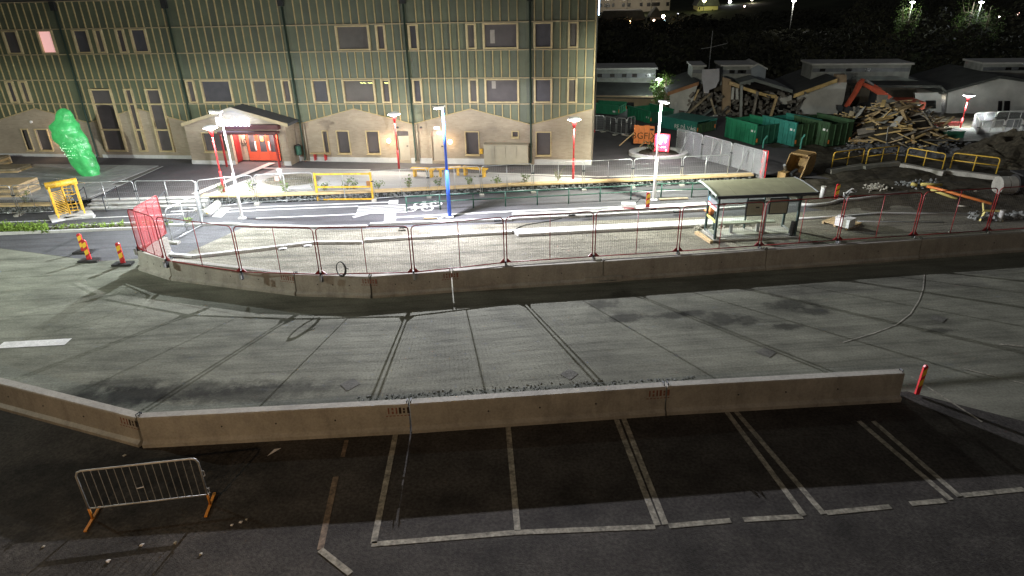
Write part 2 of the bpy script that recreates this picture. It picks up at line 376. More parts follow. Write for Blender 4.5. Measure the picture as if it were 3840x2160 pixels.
for i in range(260):
    t = random.random(); a = G(6, 600 + 1900 * t, 1000 - 90 * t + random.uniform(0, 90)); mb.rock((a.x, a.y, .02), random.uniform(.012, .03))
tag(mb.build('loose_gravel', m_stonep), 'pale loose gravel strewn over the yard behind the red fence', 'gravel', kind='stuff')

# ---------------- kerbs, platform, street lines
def kerb(name, pts, wd, ht, mt, parent=None, label=None, seg=1.0):
    out = []
    base = None
    for p, q in zip(pts[:-1], pts[1:]):
        p = Vector((p[0], p[1], 0)); q = Vector((q[0], q[1], 0)); L = (q - p).length; n = max(1, round(L / seg)); d = (q - p) / n
        for i in range(n):
            mb = MB(); a = p + d * i + d.normalized() * .006; b = p + d * (i + 1) - d.normalized() * .006
            zz = Vector((0, 0, ht / 2 + random.uniform(-.004, .004)))
            mb.beam(a + zz, b + zz, wd, ht); out.append(mb.build(name, mt, parent))
    return out
kr = thing('kerb_row', 'pale kerbstones edging the gravel yard just behind the red fence', 'kerb')
kerb('kerbstone', [G(5, 1720, 1128), G(5, 1950, 1145), G(5, 2576, 1078), G(6, 600, 1005), G(6, 1075, 1003)], .16, .13, m_conc2, kr)
kerb('kerbstone', [G(6, 1100, 985), G(6, 1770, 948), G(6, 2576, 900), G(7, 0, 893)], .2, .14, m_conc2, kr)
pf = thing('bus_platform', 'long white concrete platform slabs of the new bus stop', 'platform')
pa, pb, pc, pd = G(7, 60, 935), G(7, 0, 885), G(7, 2330, 765), G(7, 2390, 815)
NP = 9
for i in range(NP):
    t0 = i / NP + .0012; t1 = (i + 1) / NP - .0012; mb = MB()
    q = [pa.lerp(pd, t0), pa.lerp(pd, t1), pb.lerp(pc, t1), pb.lerp(pc, t0)]
    mb.prism([Vector((p.x, p.y, 0)) for p in q], (0, 0, -.02), (0, 0, .14 + random.uniform(-.004, .004))); mb.build('slab', m_conc2, pf)
kr2 = thing('kerb_row', 'low kerbstones along the far side of the inner street', 'kerb')
kerb('kerbstone', [G(5, 1700, 830), G(5, 2300, 815), G(6, 0, 838), G(6, 600, 848), G(6, 1120, 842)], .16, .12, m_conc2, kr2)
kerb('kerbstone', [G(6, 1150, 822), G(6, 1770, 800), G(6, 2576, 775), G(7, 0, 768), G(7, 800, 732), G(7, 1650, 690), G(7, 2350, 650)], .18, .13, m_conc2, kr2)
kr3 = thing('kerb_row', 'pale granite kerbstones between inner street and green railing', 'kerb')
kerb('kerbstone', [G(7, 0, 722), G(7, 800, 692), G(7, 1680, 640), G(7, 2360, 612)], .3, .1, m_conc2, kr3)
street = bpy.data.objects['street']
def kl(pts, wd=.15, mt=None, z=.016): return strip(street, [G(*p) for p in pts], wd, mt or m_paint, z)
kl([(6, 1390, 742), (6, 1940, 712), (6, 2576, 680), (7, 0, 678), (7, 1000, 640), (7, 1950, 590)], .2)
kl([(6, 1352, 690), (6, 1348, 782)], .55, z=.02)
kl([(6, 0, 637), (6, 1360, 586)], .16); kl([(6, 1385, 568), (6, 1382, 606)], .5, z=.02)
kl([(6, 0, 668), (6, 1028, 628)], .14)
kl([(6, 0, 750), (6, 1005, 709)], .14)
for i in range(6):
    y0 = 614 + i * 15; kl([(6, 1030 - i * 5, y0 + 18), (6, 1520, y0 - 2)], .10)
kl([(6, 1530, 596), (6, 2000, 568), (6, 2576, 545), (7, 600, 518), (7, 1200, 488), (7, 1940, 455)], .08)
kl([(5, 860, 750), (5, 1850, 706)], .12); kl([(5, 0, 790), (5, 560, 770)], .12); kl([(5, 1720, 682), (5, 2060, 668), (5, 2576, 640)], .12); kl([(5, 2180, 690), (5, 2576, 672)], .12)
# bicycle marks
def bike(k, x, y, s):
    c = G(k, x, y, .016); a = STREET; X = Vector((math.cos(a), math.sin(a), 0)); Yv = Vector((-math.sin(a), math.cos(a), 0)); mb = MB()
    for sx in (-.42, .42):
        for i in range(18):
            t0 = i / 18 * 6.283; t1 = (i + 1) / 18 * 6.283; q = []
            for t, r in ((t0, .22), (t1, .22), (t1, .33), (t0, .33)): q.append(c + X * (sx + r * math.cos(t)) * s + Yv * r * 1.3 * math.sin(t) * s)
            mb.poly(q)
    def seg(a_, b_, w_=.035):
        p = c + X * a_[0] * s + Yv * a_[1] * s; q = c + X * b_[0] * s + Yv * b_[1] * s; d = (q - p).normalized(); n = Vector((-d.y, d.x, 0)) * w_ * s
        zz = Vector((0, 0, .002)); mb.poly([p - n + zz, q - n + zz, q + n + zz, p + n + zz])
    seg((-.42, 0), (-.1, .05)); seg((-.1, .05), (.3, .35)); seg((-.42, 0), (-.18, .38)); seg((-.18, .38), (.3, .35)); seg((-.1, .05), (-.2, .5)); seg((.42, 0), (.27, .5)); seg((.27, .5), (.42, .56)); seg((-.32, .5), (-.1, .5))
    mb.build('bicycle_symbol', m_paint, street)
bike(6, 1730, 606, 1.0); bike(6, 1640, 652, 1.0)

# ---------------- plaza
gb = [G(5, 2040, 600), G(6, 0, 600), G(6, 1450, 545), G(7, 0, 490), G(7, 1200, 440), G(7, 2420, 385)]   # foot of the stone wall
stL, stR = G(5, 850, 672), G(5, 1985, 640)
lw0, lw1 = G(5, 0, 700), G(5, 545, 690)
fr = [Vector((-60, lw0.y + (-60 - lw0.x) * .16, 0)), lw0, lw1, Vector((stL.x - .9, stL.y + .2, 0)), stL + Vector((0, .95, 0)), stR + Vector((.3, 1.0, 0)), gb[0] + Vector((0, .45, 0))] + [p + Vector((-.05, .35, 0)) for p in gb[1:]]
mb = MB(); n = 0
top = [(p.x, p.y) for p in fr] + [(14, 36.9), (14, 48), (14, 60), (-60, 60)]
mb.poly([Vector((x, y, pz(x, y))) for x, y in top])
plaza = struct('plaza', mb, m_plazaA)
pv = MB().poly([G(5, 2000, 535, PZ + .005), G(6, 0, 520, PZ + .005), G(6, 1450, 455, PZ + .005), G(7, 0, 405, PZ + .005), G(7, 700, 375, PZ + .005), G(7, 820, 345, PZ + .005), G(7, 0, 308, PZ + .005), G(6, 2340, 296, PZ + .005), G(6, 1150, 270, PZ + .005), G(6, 200, 250, PZ + .005)])
struct('plaza_paving', pv, m_pave)
lp = [G(5, -900, 600, PZ), G(5, -900, 216, PZ), G(5, 360, 216, PZ), G(5, 1630, 226, PZ), G(5, 925, 548, PZ), G(5, 600, 590, PZ)]
struct('plaza_paving', MB().poly([Vector((p.x, p.y, PZ + .004)) for p in lp]), mat('joint_sand', (.16, .155, .14), .95, .2, 4))
lpo = bpy.data.objects['plaza_paving.001']
def inside(x, y, P):
    c = False; j = len(P) - 1
    for i in range(len(P)):
        if (P[i].y > y) != (P[j].y > y) and x < (P[j].x - P[i].x) * (y - P[i].y) / (P[j].y - P[i].y) + P[i].x: c = not c
        j = i
    return c
S_ = .62; cnt = 0; rest = MB()
sl_me = None
y = 37.6
while y > 29:
    x = -21.0
    while x > -46:
        if inside(x, y, lp) and inside(x + S_ * .48, y, lp) and inside(x, y - S_ * .48, lp):
            if cnt < 300 and x > -41.5:
                if sl_me is None:
                    sl_me = MB().box((0, 0, .012), (S_ - .02, S_ - .02, .024)).mesh('paving_slab'); sl_me.materials.append(m_slab)
                o = link('paving_slab', sl_me, lpo); o.location = (x, y, PZ + random.uniform(-.002, .003)); cnt += 1
            else: rest.box((x, y, PZ + .012), (S_ - .02, S_ - .02, .024))
        x -= S_
    y -= S_
if rest.v: rest.build('paving_slab', m_slab, lpo, kind='stuff')
def pl(pts, wd, mt=None, z=.012): return strip(plaza, [G(*p, PZ) for p in pts], wd, mt or m_conc2, PZ + z, 'paving_band')
pl([(5, 1960, 505), (5, 2576, 258), (6, 160, 190)], .45)
pl([(6, 60, 243), (6, 1150, 263)], .22); pl([(6, 2330, 292), (7, 0, 302), (7, 840, 330)], .22); pl([(7, 840, 332), (7, 1500, 316), (7, 2430, 292)], .2)
pl([(5, 920, 549), (5, 1640, 226)], .1)
# round patch of bare ground in the plaza
c = G(6, 370, 362, PZ); mb = MB().poly([c + Vector((math.cos(t / 28 * 6.283) * 1.62, math.sin(t / 28 * 6.283) * 1.25, .016)) for t in range(28)])
mb.build('tree_pit', m_gravel, plaza)
mb = MB()
for i in range(28):
    t0 = i / 28 * 6.283; t1 = (i + .92) / 28 * 6.283
    for a_, b_ in ((t0, t1),):
        mb.poly([c + Vector((math.cos(a_) * 1.62, math.sin(a_) * 1.25, .018)), c + Vector((math.cos(b_) * 1.62, math.sin(b_) * 1.25, .018)), c + Vector((math.cos(b_) * 1.75, math.sin(b_) * 1.37, .018)), c + Vector((math.cos(a_) * 1.75, math.sin(a_) * 1.37, .018))])
mb.build('tree_pit_edge', m_conc, plaza)
# steps
st = thing('steps', 'wide concrete steps from the street up to the plaza beside the yellow turnstile', 'steps')
for i in range(3):
    a = stL + Vector((0, .32 * i, 0)); b = stR + Vector((.35, .32 * i, 0)); zt = PZ * (i + 1) / 3
    d = (b - a).normalized(); n = Vector((-d.y, d.x, 0))
    q = [a, b, b + n * (1.3 - .32 * i), a + n * (1.3 - .32 * i)]
    mb = MB().prism([Vector((p.x, p.y, 0)) for p in q], (0, 0, -.02), (0, 0, zt - .03)); mb.build('riser', mat('step_concrete', (.25, .25, .24), .85, .15, 2), st)
    q = [a - n * .02, b - n * .02, b + n * .30, a + n * .30]
    MB().prism([Vector((p.x, p.y, 0)) for p in q], (0, 0, zt - .03), (0, 0, zt)).build('tread', m_conc2, st)
# stone-filled retaining wall with timber rim
def gabion(pts, label, top=.36):
    t = thing('gabion_wall', label, 'wall'); core = MB(); stones = MB(); k = 0
    for p, q in zip(pts[:-1], pts[1:]):
        d = (q - p); L = d.length; u = d / L; n = Vector((-u.y, u.x, 0))
        core.beam(p + n * .2 + Vector((0, 0, top / 2)), q + n * .2 + Vector((0, 0, top / 2)), .28, top - .02)
        for i in range(int(L * 26)):
            c = p + u * random.uniform(0, L) + n * random.uniform(.0, .08) + Vector((0, 0, random.uniform(.03, top - .03))); stones.rock(c, random.uniform(.05, .1), .8)
        nb = max(1, round(L / 2.4))
        for i in range(nb):
            a = p + u * (L * i / nb + .01) + n * .16 + Vector((0, 0, top + .05)); b = p + u * (L * (i + 1) / nb - .01) + n * .16 + Vector((0, 0, top + .05))
            MB().beam(a, b, .42, .09).build('rim_board', m_rim, t)
    core.build('core', mat('wall_core', (.06, .065, .06), .95, .2, 3), t); stones.build('stones', m_stone, t, kind='stuff')
    return t
gabion(gb, 'long stone filled retaining wall with timber rim in front of the plaza')
gabion([Vector((-50, lw0.y + (-50 - lw0.x) * .16, 0)), lw0, lw1], 'low dark retaining wall with timber rim left of the yellow turnstile')
# ================================================================== SCHOOL BUILDING
BX = [-33.25, -25.93, -18.62, -11.33, -4.09]                    # downpipes (valleys)
BAY = 7.29; PW = BAY / 15; XR = BX[4] + BAY / 2; XL = BX[0] - BAY * 1.55
def zof(y0, y1): return (FS((600, y0), YF).z + FS((2100, y1), YF).z) / 2
ZA = zof(104, 78); ZB = zof(200.5, 184); ZC = zof(298, 290); ZD = zof(389, 388); ZT = ZA + 1.55
ZV = F(2, 1575, 1250, YF).z; ZP = F(2, 980, 1095, YF).z
def zig(x):
    t = ((x - BX[0]) / BAY) % 1.0
    return ZV + (ZP - ZV) * (1 - abs(2 * t - 1))
m_panel = [mat('facade_panel_a', (.108, .122, .076), .55, .12, 1.2), mat('facade_panel_b', (.118, .135, .084), .55, .12, 1.2), mat('facade_panel_c', (.096, .110, .074), .55, .12, 1.2)]
m_batten = mat('facade_batten', (.42, .33, .16), .7, .15, 4)
m_ledge = mat('facade_ledge', (.40, .33, .20), .6, .12, 3)
m_pane = mat('window_pane', (.095, .085, .085), .55, .12, 1.5, spec=.15)
m_panes = [m_pane, mat('window_pane_b', (.075, .072, .08), .5, .2, 1.1, spec=.2), mat('window_pane_c', (.12, .11, .10), .6, .15, .8, spec=.12)]
m_blind = emat('lit_blind', (1.0, .55, .52), .42)
m_brick = brickmat('pale_brick', (.37, .31, .23), (.31, .255, .185), (.35, .30, .23))
bd = thing('school_building', 'long building clad in green panels with pale battens above a zigzag brick base', 'building', (0, 0, 0))
# back volume
MB().bb(XL, XR, YF + .3, YF + 16, 0, ZT + 3).build('wall', mat('side_wall', (.2, .2, .17), .8, .1, 2), bd)
# brick base with zigzag top
xs = [XL]
k = math.floor((XL - BX[0]) / (BAY / 2)) + 1
while BX[0] + k * BAY / 2 < XR - .01: xs.append(BX[0] + k * BAY / 2); k += 1
xs.append(XR)
# ground-floor openings (x0,x1,z0,z1) taken from the photo
def op(k0, xa, ya, k1, xb, yb):
    a = F(k0, xa, ya, YF); b = F(k1, xb, yb, YF); return (min(a.x, b.x), max(a.x, b.x), min(a.z, b.z), max(a.z, b.z))
ZS = F(6, 880, 88, YF).z; ZH = F(2, 865, 1322, YF).z
GW = []
def gwin(k, xa, xb, y): a = F(k, xa, y, YF).x; b = F(k, xb, y, YF).x; GW.append([a, b, ZS, ZH])
gwin(2, 680, 722, 1400); gwin(2, 822, 935, 1400); gwin(2, 1117, 1235, 1400); gwin(2, 2112, 2238, 1400); gwin(3, 248, 386, 1400)
gwin(5, 270, 325, 10); gwin(5, 405, 520, 10)
a = F(3, 5, 1325, YF); b = F(3, 60, 1375, YF); GW.append([a.x, b.x, b.z, a.z])
DOORS = []
a = F(2, 1415, 1320, YF); b = F(2, 1530, 1320, YF); DOORS.append([a.x, b.x, PZ, a.z])
a = F(2, 1760, 1320, YF); b = F(2, 1885, 1320, YF); DOORS.append([a.x, b.x, PZ, a.z])
# tall stair windows that run through the brick
TW = []
for xa, xb in ((1010, 1200), (1340, 1395), (1540, 1680)):
    TW.append([F(1, xa, 1200, YF).x, F(1, xb, 1200, YF).x])
m_wood_fr = mat('window_timber', (.50, .40, .22), .65, .15, 4)
NPAN = int((XR - XL) / PW)
snap = lambda x: XR - round((XR - x) / PW) * PW
STW = [(snap(t[0] - .13), snap(t[1] + .13)) for t in TW]
STW = [(a, b if b - a > .9 * PW else a + PW) for a, b in STW]
cuts = [(g[0], g[1], g[2], g[3]) for g in GW] + [(d[0], d[1], d[2], d[3]) for d in DOORS] + [(t[0], t[1], ZS, 9) for t in STW]
# wall sliced in vertical strips so that openings are real recesses
edges = sorted(set([round(x, 4) for x in xs] + [round(c[0], 4) for c in cuts] + [round(c[1], 4) for c in cuts]))
mb = MB()
for x0, x1 in zip(edges[:-1], edges[1:]):
    if x1 - x0 < .002: continue
    xm = (x0 + x1) / 2; spans = [c for c in cuts if c[0] < xm < c[1]]
    zs = [(0.0, None)]
    lo = 0.0
    segs = []
    if spans:
        c = spans[0]
        if c[2] > 0.05: segs.append((0, c[2], 0, c[2]))
        if c[3] < zig(xm): segs.append((c[3], zig(x0), c[3], zig(x1)))
    else: segs.append((0, zig(x0 + 1e-4), 0, zig(x1 - 1e-4)))
    for z0, za, z1, zb in segs:
        mb.add([(x0, YF, z0), (x1, YF, z1), (x1, YF, zb), (x0, YF, za), (x0, YF + .3, z0), (x1, YF + .3, z1), (x1, YF + .3, zb), (x0, YF + .3, za)],
               [(0, 1, 2, 3), (5, 4, 7, 6), (3, 2, 6, 7), (0, 4, 5, 1), (0, 3, 7, 4), (1, 5, 6, 2)])
mb.build('brick_base', m_brick, bd)
# plinth
for x0, x1 in zip([XL, BX[0] + .25, BX[1] + 4.9, BX[2] + .25, DOORS[0][1] + .05, BX[3] + .2, DOORS[1][1] + .05, BX[4] + .2], [BX[0] - .15, BX[1] - .3, BX[2] - .2, DOORS[0][0] - .05, BX[3] - .1, DOORS[1][0] - .05, BX[4] - .1, XR + .02]):
    MB().bb(x0, x1, YF - .03, YF + .05, 0, PZ + .17).build('plinth', m_conc2, bd)
# sloped flashing on the zigzag
fxs = sorted(xs + [v for ab in STW for v in ab])
for x0, x1 in zip(fxs[:-1], fxs[1:]):
    if any(a_ - .01 < (x0 + x1) / 2 < b_ + .01 for a_, b_ in STW) or x1 - x0 < .02: continue
    MB().beam((x0, YF - .03, zig(x0 + 1e-4) + .02), (x1, YF - .03, zig(x1 - 1e-4) + .02), .10, .04).build('flashing', m_batten, bd)
def window(x0, x1, z0, z1, parent=bd, y=YF, deep=.14, lit=False, fr=.06, sill=True, mat_fr=None):
    wn = MB()
    f = mat_fr or m_wood_fr
    for a in ((x0 - fr, x0, z0 - fr, z1 + fr), (x1, x1 + fr, z0 - fr, z1 + fr)): wn.bb(a[0], a[1], y - .06, y + deep, a[2], a[3])
    wn.bb(x0 - .001, x1 + .001, y - .06, y + deep, z1, z1 + fr); wn.bb(x0 - .001, x1 + .001, y - .06, y + deep, z0 - fr, z0)
    o = wn.build('window', f, parent)
    MB().bb(x0, x1, y + deep - .03, y + deep - .01, z0, z1).build('pane', m_blind if lit else m_pane, o)
    if sill: MB().bb(x0 - fr - .03, x1 + fr + .03, y - .16, y - .061, z0 - fr - .04, z0 - fr).build('sill', f, o)
    return o
for g in GW: window(*g)
for d in DOORS:
    o = MB().bb(d[0] + .03, d[1] - .03, YF + .1, YF + .15, d[2], d[3] - .32).build('door', mat('service_door', (.42, .37, .29), .6, .08, 2), bd)
    MB().bb(d[1] - .2, d[1] - .1, YF + .05, YF + .1, 1.25, 1.3).build('handle', m_dark, o)
    MB().bb(d[0], d[1], YF + .1, YF + .16, d[3] - .30, d[3]).build('transom', m_pane if d is DOORS[0] else mat('door_head', (.5, .38, .3), .6, .1, 2), o)
# ---------------- cladding
rows = [(ZA, ZT, 0), (ZB, ZA, 1), (ZC, ZB, 2), (ZD, ZC, 3), (None, ZD, 4)]
WIN = []                                   # (row, x0, x1, lit)
def fx(k, x, y): return F(k, x, y, YF).x
def addw(row, k0, xa, k1, xb, y, lit=False): WIN.append((row, fx(k0, xa, y), fx(k1, xb, y), lit))
for k0, xa, k1, xb in ((1, 95, 1, 215), (1, 805, 1, 900), (1, 1010, 1, 1065), (1, 1235, 1, 1285), (1, 1375, 1, 1505), (2, 845, 2, 1148), (2, 1250, 2, 1305), (2, 1568, 2, 1632), (2, 2150, 2, 2208), (2, 2318, 3, 52), (3, 250, 3, 395), (3, 595, 3, 655)): addw(1, k0, xa, k1, xb, 400)
addw(1, 1, 462, 1, 560, 400, True)
for k0, xa, k1, xb in ((1, 120, 1, 158), (1, 252, 1, 290), (1, 1925, 1, 1970), (1, 2062, 1, 2335), (2, -20, 2, 122), (2, 298, 2, 348), (2, 603, 2, 728), (2, 905, 2, 1195), (2, 1292, 2, 1345), (2, 1605, 2, 1662), (2, 2170, 2, 2225), (2, 2332, 3, 52), (3, 248, 3, 388), (3, 582, 3, 640)): addw(3, k0, xa, k1, xb, 920)
WS = []
for row, x0, x1, lit in WIN:
    a = snap(x0 - .13); b = snap(x1 + .13)
    if b - a < PW * .9: b = a + PW
    WS.append((row, a, b, lit))
ZST = F(1, 1000, 900, YF).z
def in_win(row, x):
    for r, a, b, l in WS:
        if r == row and a + .01 < x < b - .01: return True
    return False
def in_st(row, x):
    if row in (3, 4):
        for a, b in STW:
            if a + .01 < x < b - .01: return True
    return False
pcnt = 0; bcnt = 0; prest = MB(); brest = MB(); PY = YF - .05
order = []
for row, (z0, z1, r) in enumerate(rows):
    for i in range(NPAN + 1): order.append((abs(i), row, i))
order.sort()
for _, row, i in order:
    z0, z1, r = rows[row]; xb = XR - i * PW; xa = max(XL, xb - PW); xm = (xa + xb) / 2
    if xb - xa < .05: continue
    if in_win(row, xm): continue
    if row == 4: za, zb_ = zig(xa + 1e-4) + .05, zig(xb - 1e-4) + .05
    elif row == 3 and in_st(3, xm): za = zb_ = ZST + .08
    else: za = zb_ = z0 + .03
    if row == 4 and in_st(4, xm): continue
    zt = z1 - .03
    if zt - max(za, zb_) < .03: continue
    d = .012 * ((i * 7 + row * 3) % 3 - 1) * .5
    vs = [(xa + .004, PY + d, za), (xb - .004, PY + d, zb_), (xb - .004, PY + d, zt), (xa + .004, PY + d, zt), (xa + .004, PY + .045, za), (xb - .004, PY + .045, zb_), (xb - .004, PY + .045, zt), (xa + .004, PY + .045, zt)]
    fs = [(0, 1, 2, 3), (5, 4, 7, 6), (3, 2, 6, 7), (0, 4, 5, 1), (0, 3, 7, 4), (1, 5, 6, 2)]
    if pcnt < 300: MB().add(vs, fs).build('facade_panel', m_panel[(i * 5 + row * 7) % 3], bd); pcnt += 1
    else: prest.add(vs, fs)
if prest.v: prest.build('facade_panel', m_panel[0], bd, kind='stuff')
MB().bb(XL, XR, YF + .0, YF + .29, ZV - .3, ZT + 3).build('backing_wall', mat('backing', (.05, .06, .05), .9, .1, 2), bd) if False else None
pipeset = [round((XR - x) / PW) for x in BX]
for _, row, i in order:
    z0, z1, r = rows[row]; x = XR - i * PW
    if i in pipeset or x < XL: continue
    if in_win(row, x) or (row == 4 and in_st(4, x)): continue
    za = zig(x) + .06 if row == 4 else z0 + .025
    if row == 3 and in_st(3, x): za = ZST + .1
    zt = z1 - .03
    if zt - za < .04: continue
    m_ = (x - .028, x + .028, PY - .075, PY - .007, za, zt)
    if bcnt < 300: MB().bb(*m_).build('batten', m_batten, bd); bcnt += 1
    else: brest.bb(*m_)
if brest.v: brest.build('batten', m_batten, bd, kind='stuff')
seg = [XL] + BX + [XR]
for z in (ZA, ZB, ZC, ZD, ZT):
    for a, b in zip(seg[:-1], seg[1:]):
        MB().bb(a + .06, b - .06, PY - .10, PY + .04, z - .025, z + .028).build('ledge', m_ledge, bd)
PY0 = PY
for wi, (row, a, b, lit) in enumerate(WS):
    PY = PY0 - .004 * (wi % 3); z0, z1, r = rows[row]; z0 += .12 + .002 * (wi % 3); z1 -= .10 + .002 * (wi % 3)
    o = MB(); fr = .055
    o.bb(a - fr, a + fr, PY - .12, PY + .06, z0 - fr, z1 + fr).bb(b - fr, b + fr, PY - .12, PY + .06, z0 - fr, z1 + fr).bb(a + fr + .001, b - fr - .001, PY - .12, PY + .06, z1 - .02, z1 + fr).bb(a + fr + .001, b - fr - .001, PY - .12, PY + .06, z0 - fr, z0 + .02)
    w_ = o.build('window', m_wood_fr, bd, label='lit window with pink blind' if lit else None)
    MB().bb(a + fr, b - fr, PY + .02, PY + .04, z0 + .02, z1 - .02).build('pane', m_blind if lit else m_panes[(wi * 7 + 3) % 3], w_)
PY = PY0
for a, b in STW:
    z0 = ZS; o = MB(); fr = .055
    zs = [z0, F(1, 1100, 1302, YF).z, ZD - .02, ZST]
    o.bb(a - fr, a + fr, PY - .10, PY + .3, z0 - fr, ZST + fr).bb(b - fr, b + fr, PY - .10, PY + .3, z0 - fr, ZST + fr)
    for z in zs: o.bb(a + fr + .001, b - fr - .001, PY - .10, PY + .3, z - .045, z + .045)
    w_ = o.build('window', m_wood_fr, bd)
    for z0_, z1_ in zip(zs[:-1], zs[1:]): MB().bb(a + fr, b - fr, PY + .06, PY + .08, z0_ + .05, z1_ - .05).build('pane', m_pane, w_)
# papers behind panes, lamps seen in the glass
for (k0, xa, ya, xb, yb) in ((2, 2355, 300, 2405, 435), (2, 2372, 815, 2415, 890)):
    a = F(k0, xa, ya, YF); b = F(k0, xb, yb, YF); MB().bb(a.x, b.x, PY + .012, PY + .018, b.z, a.z).build('paper', mat('paper_notice', (.30, .27, .24), .8, .1, 4), bd)
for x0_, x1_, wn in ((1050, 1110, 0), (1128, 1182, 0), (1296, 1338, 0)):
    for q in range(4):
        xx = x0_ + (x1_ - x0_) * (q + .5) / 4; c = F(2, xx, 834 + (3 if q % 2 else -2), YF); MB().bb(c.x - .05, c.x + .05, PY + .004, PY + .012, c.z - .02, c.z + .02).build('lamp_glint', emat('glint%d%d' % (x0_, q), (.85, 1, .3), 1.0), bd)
# downpipes with hoppers
m_pipe = mat('downpipe_green', (.035, .06, .045), .5, .15, 3)
for i, x in enumerate(BX):
    p = MB().tube([(x, YF - .17, ZT), (x, YF - .17, PZ + .12), (x, YF - .3, PZ + .03)], .055, 8).build('downpipe', m_pipe, bd, True)
    zt = F(2, 270, 60, YF).z
    MB().bb(x - .16, x + .16, YF - .32, YF - .12, zt, zt + .5).build('hopper', m_black, p)
    if i in (2, 3): MB().tube([(x + .19, YF - .12, ZV + .05), (x + .19, YF - .12, PZ)], .04, 8).build('downpipe', mat('pipe_beige', (.35, .30, .22), .5, .1, 3), bd, True)
# corner board and the wall strip behind it
MB().bb(XR + .005, XR + .05, YF - .12, YF + .3, ZP, ZT + 2).build('corner_board', m_batten, bd)
MB().bb(XR + .02, XR + .06, YF + .4, YF + 15.9, 0, ZP).build('side_brick', m_brick, bd)
# vents, alarm boxes
for k0, x, y in ((2, 1425, 1282), (2, 1660, 1282)):
    c = F(k0, x, y, YF); MB().tube([(c.x, YF - .05, c.z), (c.x, YF + .02, c.z)], .07, 10).build('vent', m_dark, bd)
c = F(2, 1820, 1286, YF); MB().bb(c.x - .17, c.x + .17, YF - .08, YF - .001, c.z - .07, c.z + .07).build('sign_lamp', emat('sign_lamp_white', (1, 1, .95), 1.2), bd)
c = F(1, 320, 1225, YF); MB().tube([(c.x, YF - .1, c.z), (c.x, YF, c.z)], .08, 10).build('vent', m_white, bd)

# ---------------- entrance porch (its own volume in front of the facade)
ep = thing('entrance_porch', 'brick entrance porch with gabled roof, red doors and a lit sign', 'porch')
YP = YF - 1.25
pL = F(5, 1930, 150, YP).x; pR = F(6, 345, 150, YP).x
apex = F(1, 2425, 1080, YP); eL = F(1, 1880, 1235, YP); eR = F(2, 320, 1245, YP)
xc = (eL.x + eR.x) / 2; za = apex.z - .1; ze = (eL.z + eR.z) / 2 - .05
wl0 = F(5, 2050, 0, YP).x; wl1 = F(5, 2285, 0, YP).x; wz0 = F(5, 2150, 80, YP).z; wz1 = F(1, 2150, 1330, YP).z
ox0 = F(1, 2320, 1420, YP).x + .05; ox1 = F(6, 255, 100, YP).x
oz1 = F(2, 100, 1330, YP).z
m_porch = m_brick
def zr(x): return ze + (za - ze) * (1 - abs(x - xc) / (xc - eL.x))
wp = MB()
def wallseg(x0, x1, z0, flat_top=None):
    xsx = [x0] + ([xc] if x0 < xc < x1 else []) + [x1]
    for a, b in zip(xsx[:-1], xsx[1:]):
        ta = flat_top if flat_top is not None else zr(a); tb = flat_top if flat_top is not None else zr(b)
        wp.add([(a, YP, z0), (b, YP, z0), (b, YP, tb), (a, YP, ta), (a, YP + .25, z0), (b, YP + .25, z0), (b, YP + .25, tb), (a, YP + .25, ta)], [(0, 1, 2, 3), (5, 4, 7, 6), (3, 2, 6, 7), (0, 4, 5, 1), (0, 3, 7, 4), (1, 5, 6, 2)])
wallseg(pL, wl0, 0); wallseg(wl0, wl1, 0, wz0); wallseg(wl0, wl1, wz1); wallseg(wl1, ox0, 0); wallseg(ox0, ox1, oz1); wallseg(ox1, pR, 0)
wp.bb(pL, pL + .25, YP + .251, YF - .01, 0, ze).bb(pR - .25, pR, YP + .251, YF - .01, 0, ze)
wp.build('wall', m_porch, ep)
MB().bb(pL - .02, ox0, YP - .03, YP - .001, 0, PZ + .17).build('plinth', m_conc2, ep); MB().bb(ox1 + .1, pR + .02, YP - .03, YP - .001, 0, PZ + .17).build('plinth', m_conc2, ep)
for s in (-1, 1):
    xe = eL.x - .15 if s < 0 else eR.x + .15
    MB().prism([Vector((xe, 0, ze - .06)), Vector((xc, 0, za + .0)), Vector((xc, 0, za + .14)), Vector((xe, 0, ze + .08))], (0, YP - .35, 0), (0, YF - .12, 0)).build('roof', mat('porch_roof', (.085, .09, .10), .6, .15, 2), ep)
    MB().prism([Vector((xe, 0, ze - .10)), Vector((xc, 0, za - .02)), Vector((xc, 0, za + .17)), Vector((xe, 0, ze + .11))], (0, YP - .40, 0), (0, YP - .351, 0)).build('fascia', m_ledge, ep)
window(wl0 + .06, wl1 - .06, wz0 + .06, wz1 - .06, ep, YP, .16)
